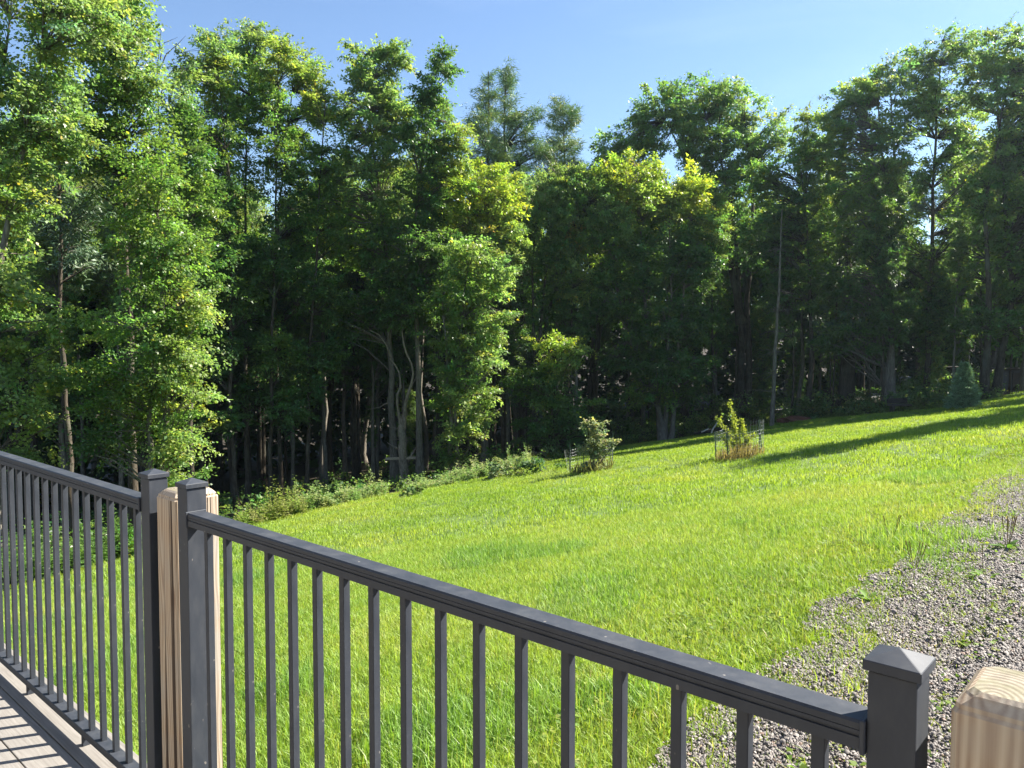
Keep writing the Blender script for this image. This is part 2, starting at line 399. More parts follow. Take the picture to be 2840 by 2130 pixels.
# ------------------------------------------------------------------ scatter by geometry nodes (grass blades, stones)
def scatter(name, P, rz, scl, idx, coll):
    me = bpy.data.meshes.new(name); me.vertices.add(len(P)); me.vertices.foreach_set('co', np.asarray(P, np.float32).ravel())
    for nm, ty, arr in (('rz', 'FLOAT', rz), ('scl', 'FLOAT', scl), ('pick', 'INT', idx)):
        at_ = me.attributes.new(nm, ty, 'POINT'); at_.data.foreach_set('value', np.asarray(arr, np.int32 if ty == 'INT' else np.float32))
    me.update(); o = obj(name, me)
    ng = bpy.data.node_groups.new(name + '_nodes', 'GeometryNodeTree')
    ng.interface.new_socket('Geometry', in_out='INPUT', socket_type='NodeSocketGeometry')
    ng.interface.new_socket('Geometry', in_out='OUTPUT', socket_type='NodeSocketGeometry')
    gi = ng.nodes.new('NodeGroupInput'); go = ng.nodes.new('NodeGroupOutput')
    ip = ng.nodes.new('GeometryNodeInstanceOnPoints'); ci = ng.nodes.new('GeometryNodeCollectionInfo')
    ci.inputs['Collection'].default_value = coll; ci.inputs['Separate Children'].default_value = True; ci.inputs['Reset Children'].default_value = True
    def na(nm, ty):
        k = ng.nodes.new('GeometryNodeInputNamedAttribute'); k.data_type = ty; k.inputs[0].default_value = nm; return k.outputs['Attribute']
    cx = ng.nodes.new('ShaderNodeCombineXYZ'); ng.links.new(na('rz', 'FLOAT'), cx.inputs[2])
    ng.links.new(gi.outputs[0], ip.inputs['Points']); ng.links.new(ci.outputs[0], ip.inputs['Instance'])
    ip.inputs['Pick Instance'].default_value = True
    ng.links.new(na('pick', 'INT'), ip.inputs['Instance Index'])
    ng.links.new(cx.outputs[0], ip.inputs['Rotation']); ng.links.new(na('scl', 'FLOAT'), ip.inputs['Scale'])
    ng.links.new(ip.outputs[0], go.inputs[0])
    md = o.modifiers.new('scatter', 'NODES'); md.node_group = ng
    return o

def variants(name, meshes):
    c = bpy.data.collections.new(name)
    for i, me in enumerate(meshes): c.objects.link(bpy.data.objects.new(f'{name}_{i:02d}', me))
    return c

def tuft_mesh(name, nb, r, lmin, lmax, w, seed, col=(1, 1, 1), lean=.55, straw=.08, mat=None):
    g = np.random.default_rng(seed)
    a = g.random(nb) * 2 * np.pi; rr = r * np.sqrt(g.random(nb))
    P = np.stack([rr * np.cos(a), rr * np.sin(a), np.full(nb, -.02)], 1)
    L = g.uniform(lmin, lmax, nb); h = g.random(nb) * 2 * np.pi; ln = np.abs(g.normal(0, lean, nb))
    o = np.stack([np.cos(h), np.sin(h), np.zeros(nb)], 1); up = np.array([0, 0, 1.])
    d1 = unit(up + o * ln[:, None] * .6); d2 = unit(up + o * ln[:, None] * 2.2)
    s = np.stack([-np.sin(h), np.cos(h), np.zeros(nb)], 1); s = unit(s + o * g.normal(0, .5, nb)[:, None])
    wv = (w * g.uniform(.7, 1.3, nb))[:, None]
    m1 = P + d1 * (L * .55)[:, None]; tp = m1 + d2 * (L * .5)[:, None]
    V = np.stack([P - s * wv * .5, P + s * wv * .5, m1 + s * wv * .45, m1 - s * wv * .45, tp + s * wv * .06, tp - s * wv * .06], 1).reshape(-1, 3)
    b = np.arange(nb)[:, None] * 6
    F = np.concatenate([b + np.array([[0, 1, 2, 3]]), b + np.array([[3, 2, 4, 5]])])
    k = g.uniform(.72, 1.25, nb)[:, None] * np.array(col)[None]
    st = g.random(nb) < straw; k[st] = k[st] * np.array([1.5, 1.1, 2.2])
    return np_mesh(name, V, F, mat or M['grass'], np.repeat(k, 6, 0))

near = variants('grass_near', [tuft_mesh('grass_tuft', 80, .15, .035, .095, .0048, 100 + i, (1.06, 1.03, 1.1), .8, .12) for i in range(7)] +
                [tuft_mesh('grass_tuft', 50, .12, .05, .14, .0062, 120 + i, (.85, .95, 1.15), .9, .08) for i in range(2)])
farv = variants('grass_far', [tuft_mesh('grass_tuft', 80, .36, .04, .09, .010, 140 + i, (1.04, 1.0, 1), .55, .02) for i in range(6)])
edgev = variants('grass_edge', [tuft_mesh('grass_tuft', 48, .14, .02, .085, .0055, 160 + i, (1.0, .84, .95), 1.2, .16) for i in range(4)])

def polar_points(n, z0, z1, pa, pb):
    zz = np.sqrt(rng.random(n) * (z1 ** 2 - z0 ** 2) + z0 ** 2); pp = rng.uniform(pa, pb, n)
    return (pp - 1106) / FPX * zz, zz, pp
def keep_lawn(x, y, pp, ragged=.45):
    gd = gdist(x, y) - .32 + (vnoise(x, y, 1.3) - .5) * .9 + (vnoise(x, y, 5, 2) - .5) * .5
    return (y < tl(pp) - .2 + vnoise(x, y, .8, 5)) & (gd < ragged * 0) , gd
# near lawn
x, y, pp = polar_points(34000, 1.2, 12.5, -450, 2400)
k, gd = keep_lawn(x, y, pp); x, y, gd = x[k], y[k], gd[k]
thin = rng.random(len(x)) < np.clip(-gd / 1.0 + .25, .2, 1); x, y = x[thin], y[thin]
idx = np.where(vnoise(x, y, .9, 3) > .72, rng.integers(7, 9, len(x)), rng.integers(0, 7, len(x)))
g1 = scatter('lawn_grass', np.stack([x, y, G(x, y) + .03], 1), rng.random(len(x)) * 6.28, rng.uniform(.75, 1.3, len(x)) * (1 + .25 * (vnoise(x, y, .6, 8) - .5)), idx, near)
tag(g1, 'dense sunlit grass blades of the near lawn behind the railing', 'grass', kind='stuff')
# far lawn
x, y, pp = polar_points(21000, 11.5, 44, -300, 2500)
k, gd = keep_lawn(x, y, pp); x, y = x[k], y[k]
g2 = scatter('meadow_grass', np.stack([x, y, G(x, y) + .025], 1), rng.random(len(x)) * 6.28, rng.uniform(.8, 1.25, len(x)), rng.integers(0, 6, len(x)), farv)
tag(g2, 'mown grass of the far lawn running up to the trees', 'grass', kind='stuff')
# thin dry grass over the gravel edge
x, y, pp = polar_points(14000, 2.2, 22, 1100, 2500)
gd = gdist(x, y); n1 = vnoise(x, y, 1.1, 11) + .6 * vnoise(x, y, 3.1, 12)
k = (gd > -1.1) & (gd < 5) & (y < tl(pp)) & ((n1 > .46 + np.clip(gd, 0, 2) * .30) | ((gd < .55) & (vnoise(x, y, 2.3, 15) > .38))); x, y = x[k], y[k]
g3 = scatter('verge_grass', np.stack([x, y, G(x, y) + .045], 1), rng.random(len(x)) * 6.28, rng.uniform(.7, 1.35, len(x)), rng.integers(0, 4, len(x)), edgev)
tag(g3, 'thin yellowish grass creeping over the edge of the gravel', 'grass', kind='stuff')

# gravel stones
def stone_patch(seed, n=330, r=.19):
    g = np.random.default_rng(seed); V = []; F = []; C = []
    base = np.array([(1, 0, 0), (.3, .9, 0), (-.8, .6, 0), (-.9, -.5, 0), (.2, -1, 0), (.45, .3, .75), (-.4, .25, .8), (-.05, -.55, .7)], float)
    fc = [(0, 1, 5), (1, 2, 6), (1, 6, 5), (2, 3, 6), (3, 4, 7), (3, 7, 6), (4, 0, 5), (4, 5, 7), (5, 6, 7)]
    for i in range(n):
        v = base * g.uniform(.75, 1.25, base.shape); s = g.uniform(.0036, .0092) * (1.5 if g.random() < .10 else 1)
        v = v * s * np.array([1.15, .85, .85]); a, t1, t2 = g.uniform(0, 6.28), g.normal(0, .35), g.normal(0, .35)
        Rm = np.array(Matrix.Rotation(a, 3, 'Z') @ Matrix.Rotation(t1, 3, 'X') @ Matrix.Rotation(t2, 3, 'Y'))
        q = g.uniform(0, 6.28); rr = r * math.sqrt(g.random())
        v = v @ Rm.T + np.array([rr * math.cos(q), rr * math.sin(q), g.uniform(-.002, .009)])
        F += [tuple(len(V) + k for k in f) for f in fc]; V += list(v)
        w = g.choice(4, p=[.5, .25, .18, .07])
        c = np.array([(.158, .138, .124), (.225, .20, .176), (.086, .075, .068), (.20, .132, .096)][w]) * g.uniform(.75, 1.25)
        C += [c] * len(v)
    return np_mesh('stone_patch', np.array(V), np.array(F), M['stone'], np.array(C))
stv = variants('stones', [stone_patch(200 + i) for i in range(7)])
x, y, pp = polar_points(5200, 1.6, 9.5, 1150, 2600)
k = gdist(x, y) + (vnoise(x, y, 1.3) - .5) * .5 > -.05
x2, y2, p2 = polar_points(5200, 9.0, 24, 1800, 2400); k2 = gdist(x2, y2) > -.2
x, y = np.r_[x[k], x2[k2]], np.r_[y[k], y2[k2]]
g4 = scatter('gravel', np.stack([x, y, G(x, y) + .046], 1), rng.random(len(x)) * 6.28, rng.uniform(.85, 1.2, len(x)), rng.integers(0, 7, len(x)), stv)
tag(g4, 'loose grey angular gravel stones on the drive', 'gravel', kind='stuff')
print('points', len(g1.data.vertices), len(g2.data.vertices), len(g3.data.vertices), len(g4.data.vertices))

# ------------------------------------------------------------------ deck, railings, timber posts  (frame: X towards the right end, Y away from the lens)
RZ = -R(90 - 48.1)
def frame(name, X, Y, Z):
    p = Matrix.Rotation(RZ, 3, 'Z') @ Vector((X, Y, 0)); return empty(name, (p.x, p.y, Z), RZ)
deck = frame('deck', 0, 0, 0); tag(deck, 'grey composite deck with boards parallel to the railing', 'deck', kind='structure')
bw, gap = .1365, .0045
board_lo = MB().box(-3.3, 1.6, -bw / 2, bw / 2, -.024, 0).mesh('deck_board', M['deck'], .003, 2)
board_hi = MB().box(-1.9, 3.0, -bw / 2, bw / 2, -.024, 0).mesh('deck_board', M['deck'], .003, 2)
yy = .992
edge = [yy + gap / 2 + bw / 2] + [yy - gap / 2 - bw / 2 - i * (bw + gap) for i in range(18)]
for i, yb in enumerate(edge):
    if i == 0:
        obj('deck_board', MB().box(-5.4, 2.4, -bw / 2, bw / 2, -.024, 0).mesh('deck_board', M['deck'], .003, 2), deck, (0, yb, 0))
    else:
        s = [-.42, .35, -.1, .6, .1][i % 5]
        obj('deck_board', board_lo, deck, (-4.48 + s, yb, 0))
        obj('deck_board', board_lo, deck, (-4.48 + s + 4.9035, yb, 0))
obj('fascia_board', MB().box(-5.4, 2.4, 1.136, 1.162, -.22, -.001).mesh('fascia_board', M['deck'], .002), deck)
obj('rim_joist', MB().box(-5.4, 2.4, 1.09, 1.134, -.24, -.026).mesh('rim_joist', M['timber']), deck)
for xx in (-5.2, -2.38, .3, 2.2):
    obj('deck_support', MB().box(xx - .07, xx + .07, .88, 1.02, -1.1, -.03).mesh('deck_support', M['timber']), deck)

RT, RB = CAMZ - .487, CAMZ - .526         # top rail
YF = 1.037                                # rail face towards the lens
rail_prof = [(0, 0), (.050, 0), (.050, .0165), (.047, .0175), (.047, .0195), (.052, .021), (.052, .0355), (.049, .039), (.003, .039), (0, .0355),
             (0, .0275), (.0012, .027), (.0012, .0262), (0, .0257), (0, .021), (.003, .0198), (.003, .0172), (0, .0165)]
def rail_mesh(x0, x1):
    return MB().loft([[(x, YF - .001 + a, RB + b) for a, b in rail_prof] for x in (x0, x1)]).mesh('top_rail', M['coat'])
def post_parts(root, x0, x1, ox, oy):
    ym, w = 1.0685, .0305
    po = obj('post', MB().box(x0 - ox, x1 - ox, ym - w - oy, ym + w - oy, .004, CAMZ - .418).mesh('post', M['coat'], .0025, 2), root)
    xm = (x0 + x1) / 2 - ox; e = w + .0045; ymo = ym - oy; z0, z1, z2 = CAMZ - .4165, CAMZ - .403, CAMZ - .389
    q = lambda s, z: [(xm - s, ymo - s, z), (xm + s, ymo - s, z), (xm + s, ymo + s, z), (xm - s, ymo + s, z)]
    obj('post_cap', MB().loft([q(e, z0), q(e, z1), q(.0015, z2)]).mesh('post_cap', M['coat'], .0009, 1), po)
    obj('base_trim', MB().box(xm - e - .006, xm + e + .006, ymo - e - .006, ymo + e + .006, .0015, .03).mesh('base_trim', M['coat'], .002), po)
bal = MB().box(-.0095, .0095, -.0095, .0095, .0765, RB + .002).mesh('baluster', M['coat'], .0012, 1)
def railing(name, label, xl, xr, posts, first, step, count, feet):
    ox, oy = (xl + xr) / 2, 1.0685
    rt = frame(name, ox, oy, 0); tag(rt, label, 'railing', 'railing sections along the deck edge')
    me = rail_mesh(xl, xr)
    tr = obj('top_rail', me, rt); me.transform(Matrix.Translation((-ox, -oy, 0)))
    for xe, s in ((xl, 1), (xr, -1)):                       # end brackets
        a, b = sorted((xe, xe + s * .007))
        obj('rail_bracket', MB().box(a - ox, b - ox, YF - .006 - oy, YF + .057 - oy, RB - .004, RT + .003).mesh('rail_bracket', M['coat'], .0015), tr)
    br = obj('bottom_rail', MB().box(xl - ox, xr - ox, YF - oy, YF + .045 - oy, .048, .077).mesh('bottom_rail', M['coat'], .002), rt)
    for xf in feet:
        obj('rail_foot', MB().box(xf - .009 - ox, xf + .009 - ox, YF + .008 - oy, YF + .036 - oy, .0, .048).mesh('rail_foot', M['coat'], .001), br)
    for i in range(count):
        b = obj('baluster', bal, rt, (first + step * i - ox, YF + .0255 - oy, 0))
    for a, b in posts: post_parts(rt, a, b, ox, oy)
    return rt
railing('railing', 'charcoal metal railing section in the foreground centre, ending at the right-hand capped post', -2.225, -.311,
        [(-2.2867, -2.2255), (-.3108, -.2521)], -.3785 - 16 * .1103, .1103, 17, (-1.87, -1.25, -.62))
railing('railing', 'charcoal metal railing section receding along the left side of the deck', -4.42, -2.549,
        [(-4.482, -4.42), (-2.549, -2.4875)], -2.641 - 15 * .1143, .1143, 16, (-3.81, -3.153))
# railing bits end; timber posts
def timber_post(label, x0, x1, y0, y1, top, rot=0.0):
    xm, ym = (x0 + x1) / 2, (y0 + y1) / 2; w, d = (x1 - x0) / 2, (y1 - y0) / 2
    rt = frame('timber_post', xm, ym, -.9)
    H = top + .9
    def rg(s, z, c):
        a, b = w - s, d - s
        return [(-a + c, -b, z), (a - c, -b, z), (a, -b + c, z), (a, b - c, z), (a - c, b, z), (-a + c, b, z), (-a, b - c, z), (-a, -b + c, z)]
    # rounded shoulders, a small step and a flat sawn top
    me = MB().loft([rg(0, 0, .006), rg(0, H - .026, .006), rg(.003, H - .0215, .007), rg(.0035, H - .016, .007), rg(.011, H - .007, .010), rg(.0125, H - .0045, .011), rg(.0185, H, .012)]).mesh('timber_post', M['timber'], 0)
    rt2 = obj('timber_post', me); rt2.location = rt.location; rt2.rotation_euler = rt.rotation_euler
    bpy.data.objects.remove(rt)
    return tag(rt2, label, 'post', 'square timber posts of the deck')
TT = CAMZ - .443
timber_post('weathered square timber post between the two railing sections on the left', -2.4535, -2.3185, 1.046, 1.186, TT)
timber_post('weathered square timber post at the bottom right corner, nearest to the lens', -.2165, -.0765, 1.046, 1.186, CAMZ - .418)
timber_post('timber post at the left edge, beyond the end of the left railing section', -4.84, -4.70, 1.046, 1.186, TT)
# the house the deck belongs to stands behind the lens
hw = frame('house_wall', 0, -2.0, -.8); tag(hw, 'tan clapboard house wall behind the deck', 'wall', kind='structure')
obj('sheathing', MB().box(-6, 4, -.2, -.012, 0, 4.2).mesh('sheathing', M['siding']), hw)
sd = MB().loft([[(x, 0 - .012, 0), (x, .012, 0), (x, .002, .16), (x, -.012, .16)] for x in (-6, 4)]).mesh('siding_board', M['siding'])
for i in range(26): obj('siding_board', sd, hw, (0, 0, .02 + i * .16))
#@@TREES@@
# ------------------------------------------------------------------ trees
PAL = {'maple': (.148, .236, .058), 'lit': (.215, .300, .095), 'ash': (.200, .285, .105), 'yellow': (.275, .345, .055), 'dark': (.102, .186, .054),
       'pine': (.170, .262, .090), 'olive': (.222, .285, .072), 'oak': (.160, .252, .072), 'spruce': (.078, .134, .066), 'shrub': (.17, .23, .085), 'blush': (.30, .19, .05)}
EDGE = 'trees along the edge of the wood'
def stem_path(P, r0, r1, wob, g, flare=True, n=16):
    P = resample(np.asarray(P, float), n); t = np.linspace(0, 1, n)
    P[1:, 0] += np.cumsum(g.normal(0, wob, n - 1)); P[1:, 1] += np.cumsum(g.normal(0, wob, n - 1))
    r = r0 + (r1 - r0) * t ** .9
    if flare: r = r * (1 + .55 * np.exp(-t * 30))
    return P, r

def sprays(C, ax, g, per, L, W, T, leaf, aspect, col, vary, updroop=.7, nrand=.45, tri=False):
    """clusters of leaves round centres C (n,3), long axis ax (n,3)"""
    n = len(C); ax = unit(ax); side = unit(np.cross(ax, np.array([0, 0, 1.]) + g.normal(0, .15, (n, 3)))); nor = np.cross(side, ax)
    m = per
    u = np.clip(g.normal(0, .42, (n, m)), -1, 1); v = g.normal(0, .42, (n, m)); w = g.normal(0, .5, (n, m))
    k = g.uniform(.7, 1.35, (n, 1))
    P = C[:, None] + ax[:, None] * (u * k * L)[..., None] + side[:, None] * (v * k * W * (1 - .35 * u))[..., None] + nor[:, None] * (w * T)[..., None]
    P[..., 2] -= (np.abs(u) ** 1.5 * .12 + np.abs(v) ** 1.5 * .10) * L
    A = ax[:, None] * .6 + side[:, None] * (v * 1.2)[..., None] + g.normal(0, .55, (n, m, 3)); A[..., 2] -= .35
    N = nor[:, None] * updroop + np.array([0, 0, .35]) + g.normal(0, nrand, (n, m, 3))
    N[..., 2] = np.where(N[..., 2] < 0, -N[..., 2] * .6, N[..., 2])
    V, F = (leaf_tris if tri else leaf_quads)(P.reshape(-1, 3), A.reshape(-1, 3), unit(N).reshape(-1, 3), (leaf * g.uniform(.8, 1.25, (n, 1)) * g.uniform(.5, 1.4, (n, m))).ravel(), aspect)
    c = np.array(col)[None, None] * g.uniform(1 - vary, 1 + vary, (n, 1, 1)) * g.uniform(.8, 1.22, (n, m, 1)) * (1 + g.normal(0, .05, (n, m, 3))) * (1 + g.normal(0, 1, (n, 1, 1)) * np.array([.11, .0, -.08]))
    yl = g.random((n, m, 1)) < .02; c = np.where(yl, c * np.array([2.1, 1.35, .8]), c)
    return V, F, np.repeat(np.clip(c, .003, .9).reshape(-1, 3), 3 if tri else 4, 0)

def crown_parts(g, lobes, stems, base, leaf, dens, per, aspect, needle, gapk, sprayL, branch_every=1, tri=False):
    """lobes: centre, radii, colour. returns leaf arrays and branch tubes"""
    LV, LF, LC, br = [], [], [], []; b = 0
    SP = np.concatenate([s[0] for s in stems]); SR = np.concatenate([s[1] for s in stems])
    for (c, rad, col, dk) in lobes:
        area = math.pi * rad[0] * rad[2]; n = max(6, int(area * dens * dk))
        d = unit(g.normal(0, 1, (n * 2, 3))); q = g.uniform(.12, 1, n * 2) ** .45 * g.uniform(.82, 1.08, n * 2)
        C = c + d * q[:, None] * rad
        gp_ = vnoise(C[:, 0] + C[:, 2] * .7, C[:, 1] + C[:, 2] * .9, .85, 21)
        C = C[gp_ > gapk][:n]
        if not len(C): continue
        C = C[C[:, 2] > base[2] + .25]
        rel = (C - c) / rad
        k = np.argmin(((C[:, None, :2] - SP[None, :, :2]) ** 2).sum(-1) + .35 * (C[:, None, 2] - (.45 + g.uniform(-.3, .4, (len(C), 1))) * np.linalg.norm(C[:, None, :2] - SP[None, :, :2], axis=-1) - SP[None, :, 2]) ** 2, axis=1)
        S = SP[k]; out = C - S; hd = np.linalg.norm(out[:, :2], axis=1)
        ax = unit(out * np.array([1, 1, .25])) * .55 + rel * np.array([.45, .45, .8]) + g.normal(0, .2, C.shape)
        if needle: ax[:, 2] = np.abs(ax[:, 2]) * .5 + .35
        else: ax[:, 2] -= .12
        V, F, K = sprays(C, ax, g, per, sprayL, sprayL * .72, sprayL * .22, leaf, aspect, col, .26, .7, .9 if needle else .45, tri)
        LV.append(V); LF.append(F + b); LC.append(K); b += len(V)
        for i in range(0, len(C), branch_every):
            h = hd[i]; mid = S[i] * .45 + C[i] * .55 + np.array([0, 0, .06 * h]) + g.normal(0, .05 * h + .02, 3)
            r0 = min(.012 + .015 * h, SR[k[i]] * .8)
            br.append((np.array([S[i], S[i] * .78 + mid * .22, mid, C[i] + out[i] * .02]), np.array([r0, r0 * .85, r0 * .6, .005])))
    return LV, LF, LC, br

PROTO = {}
def tree(key, name, label, Z, bx, lobes, stems=None, leaf=.15, dens=6.5, per=44, col='maple', r0=.16, bark='bark', aspect=.40, needle=False,
         gapk=.30, sprayL=.55, seed=0, group=EDGE, cat='tree', wob=.05, base_pt=None, deep=1.0, bev=1, offs=None):
    g = np.random.default_rng(1000 + seed)
    X = (bx - 1106) / FPX * Z; base = np.array([X, Z, float(G(X, Z)) - .05]) if base_pt is None else base_pt
    mpp = Z / FPX
    if not needle: leaf *= .60 if Z < 28 else .74; per = int(per * (2.1 if Z < 28 else 1.75)); dens *= 1.6; gapk *= .85
    LB = []
    for lb in lobes:
        px, py, rx, ry = lb[:4]; c = at(px, py, Z); c[1] += g.uniform(-.25, .25) * rx * mpp + (lb[6] if len(lb) > 6 else 0)
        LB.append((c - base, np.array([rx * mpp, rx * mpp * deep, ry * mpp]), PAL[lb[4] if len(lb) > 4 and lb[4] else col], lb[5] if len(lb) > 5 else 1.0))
    topz = max(c[2] + .75 * r[2] for c, r, _, _ in LB); ti = max(range(len(LB)), key=lambda i: LB[i][0][2] + LB[i][1][2]); tc_ = LB[ti][0]
    st = []
    if stems is None: st.append(stem_path([(0, 0, 0), (tc_[0] * .35, tc_[1] * .3, topz * .5), (tc_[0], tc_[1], topz)], r0, .02, wob, g))
    else:
        for s in stems:
            pts = [(0, 0, 0)] if s[0] is None else []
            for (px, py) in [q for q in s if q is not None]:
                w = at(px, py, Z) - base; pts.append((w[0], w[1], w[2]))
            if s[0] is not None and pts[0][2] < 1.2: pts[0] = (pts[0][0], pts[0][1] + g.uniform(-.25, .25), 0)
            st.append(stem_path(pts, r0 * g.uniform(.85, 1.1), .02, wob, g))
    LV, LF, LC, br = crown_parts(g, LB, st, np.zeros(3), leaf, dens, per, aspect, needle, gapk, sprayL, bev, Z > 28)
    V1, F1 = tubes(st, 9); V2, F2 = tubes(br, 3) if br else (np.zeros((0, 3)), np.zeros((0, 4), int))
    root = empty(name, base)
    tag(root, label, cat, group)
    tme = np_mesh('trunk', V1, F1, M[bark], smooth=True); bme = np_mesh('branches', V2, F2, M[bark])
    cme = np_mesh('crown', np.concatenate(LV), np.concatenate(LF), M['needle' if needle else 'leaf'], np.concatenate(LC))
    t = obj('trunk', tme, root); tag(obj('branches', bme, t), kind='stuff'); obj('crown', cme, root)
    PROTO[key] = (tme, bme, cme, topz)
    return root

def copy_tree(key, name, label, x, y, h=None, rz=0, tint=(1, 1, 1), group=None, sxy=1.0, cat='tree'):
    tme, bme, cme, top = PROTO[key]; s = 1 if h is None else h / top
    root = empty(name, (x, y, float(G(x, y)) - .1), rz); root.scale = (s * sxy, s * sxy, s)
    tag(root, label, cat, group)
    t = obj('trunk', tme, root); tag(obj('branches', bme, t), kind='stuff'); c = obj('crown', cme, root); c.color = (*tint, 1)
    return root

# --- left group, nearest to the deck
tree('t1', 'ash_tree', 'tall leafy tree cut by the left edge of the picture, with a leaning pale trunk', 19.5, -28,
     [(60, -60, 150, 110, 'ash'), (190, 20, 110, 90, 'ash'), (60, 130, 120, 110, 'ash'), (-40, 260, 120, 120, 'ash'), (120, 250, 95, 90, 'ash'), (20, 420, 90, 100, 'lit', .8), (90, 330, 80, 80, 'ash', .8),
      (60, 600, 80, 70, 'lit', .8), (20, 720, 90, 50, 'lit', .8), (70, 800, 85, 60, 'lit'), (20, 900, 90, 60, 'lit'), (110, 860, 60, 50, 'lit', .8), (120, 690, 55, 60, 'lit', .6), (70, 965, 80, 35, 'lit', .8), (-90, 650, 110, 200, 'ash', .6)],
     stems=[(None, (-15, 760), (0, 600), (40, 330), (78, 120), (110, -60)), ((-50, 1190), (-60, 700), (-30, 300), (0, 40))], leaf=.15, r0=.17, bark='bark_pale', seed=1, sprayL=.5, dens=7, gapk=.36)
tree('t3', 'maple_tree', 'tall green tree whose crown meets the sky at the upper left', 23, 285,
     [(250, 60, 95, 90, 'ash'), (280, 160, 80, 90, 'ash'), (230, 200, 90, 100, 'maple'), (300, 300, 75, 80, 'maple'), (230, 330, 80, 80, 'maple'), (290, 410, 70, 70, 'maple'), (235, -40, 90, 70, 'ash'), (150, 130, 70, 110, 'ash', .7)],
     stems=[(None, (283, 700), (278, 400), (268, 200), (255, -20))], leaf=.15, r0=.14, seed=3, dens=7, gapk=.33)
tree('t2', 'spruce_tree', 'slender dark spruce with bare dead lower branches, left of the bushy sunlit maple', 24, 148,
     [(155, 480, 75, 60, 'spruce'), (160, 400, 55, 70, 'spruce'), (160, 330, 40, 60, 'spruce'), (150, 560, 85, 40, 'spruce', .7), (160, 270, 28, 45, 'spruce')],
     stems=[(None, (150, 700), (156, 300), (158, 225))], leaf=.20, aspect=.10, needle=True, per=70, r0=.13, seed=2, dens=7, bark='bark')
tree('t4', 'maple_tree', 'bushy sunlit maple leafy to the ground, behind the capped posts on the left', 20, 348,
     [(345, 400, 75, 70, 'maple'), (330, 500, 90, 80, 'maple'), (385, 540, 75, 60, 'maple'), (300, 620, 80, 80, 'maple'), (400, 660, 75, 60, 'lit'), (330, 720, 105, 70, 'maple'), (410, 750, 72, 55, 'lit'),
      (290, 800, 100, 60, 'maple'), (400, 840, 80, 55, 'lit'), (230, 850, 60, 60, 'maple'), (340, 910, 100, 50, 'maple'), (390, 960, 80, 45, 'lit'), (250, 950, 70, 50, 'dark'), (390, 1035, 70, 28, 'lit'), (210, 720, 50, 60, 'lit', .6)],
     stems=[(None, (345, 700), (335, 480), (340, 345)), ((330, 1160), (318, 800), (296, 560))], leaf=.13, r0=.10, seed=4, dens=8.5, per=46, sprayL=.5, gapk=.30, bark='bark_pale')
# --- thin-stemmed group
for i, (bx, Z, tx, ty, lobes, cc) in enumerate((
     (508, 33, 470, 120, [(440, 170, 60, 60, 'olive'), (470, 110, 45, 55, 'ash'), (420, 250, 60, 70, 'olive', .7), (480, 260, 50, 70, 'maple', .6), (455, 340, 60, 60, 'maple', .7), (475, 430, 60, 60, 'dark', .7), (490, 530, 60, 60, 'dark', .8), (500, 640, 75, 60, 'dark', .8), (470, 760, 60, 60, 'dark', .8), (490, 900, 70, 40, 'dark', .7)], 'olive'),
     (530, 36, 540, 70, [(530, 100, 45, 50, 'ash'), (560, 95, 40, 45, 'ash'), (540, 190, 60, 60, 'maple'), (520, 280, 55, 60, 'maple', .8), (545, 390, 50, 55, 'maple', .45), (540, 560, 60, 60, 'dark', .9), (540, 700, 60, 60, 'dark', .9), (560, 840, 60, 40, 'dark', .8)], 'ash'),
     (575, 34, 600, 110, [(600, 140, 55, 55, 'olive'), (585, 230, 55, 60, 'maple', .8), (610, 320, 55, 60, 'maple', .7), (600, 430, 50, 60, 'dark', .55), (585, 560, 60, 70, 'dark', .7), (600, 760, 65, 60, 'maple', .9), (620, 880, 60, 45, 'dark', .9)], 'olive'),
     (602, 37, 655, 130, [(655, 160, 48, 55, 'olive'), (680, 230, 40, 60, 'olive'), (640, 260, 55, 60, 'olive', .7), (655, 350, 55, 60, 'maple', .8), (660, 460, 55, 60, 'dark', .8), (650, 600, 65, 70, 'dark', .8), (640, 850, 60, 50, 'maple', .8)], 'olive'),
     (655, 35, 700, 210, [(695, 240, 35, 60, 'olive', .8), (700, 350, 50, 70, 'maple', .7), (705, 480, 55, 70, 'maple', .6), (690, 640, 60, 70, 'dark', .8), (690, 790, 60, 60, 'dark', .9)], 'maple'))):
    tree(f't5{i}', 'maple_tree', ['thin maple with an olive crown leaning left, next to the bushy maple', 'slender tree with a blue-green pointed top between two olive crowns', 'slim maple in the middle of the thin-stemmed group, with an olive top',
          'slim maple with the rightmost rounded olive crown against the sky', 'low olive-topped slim maple at the right end of the thin-stemmed group'][i], Z, bx, lobes,
         stems=[(None, (bx + (tx - bx) * .15, 700), (bx + (tx - bx) * .55, 430), (tx, ty))], leaf=.155, dens=8, per=42, r0=.11, seed=10 + i, gapk=.30, bark='bark', sprayL=.55, wob=.06)
tree('t3b', 'maple_tree', 'blue-green tree in the gap between the bushy maple and the thin olive maples', 31, 405,
     [(395, 190, 45, 50, 'ash', .8), (385, 270, 55, 55, 'dark'), (415, 330, 55, 60, 'dark'), (380, 370, 55, 60, 'dark'), (420, 430, 60, 60, 'maple'), (400, 520, 60, 70, 'dark'), (440, 590, 50, 60, 'dark')], leaf=.16, r0=.13, seed=9, dens=6)
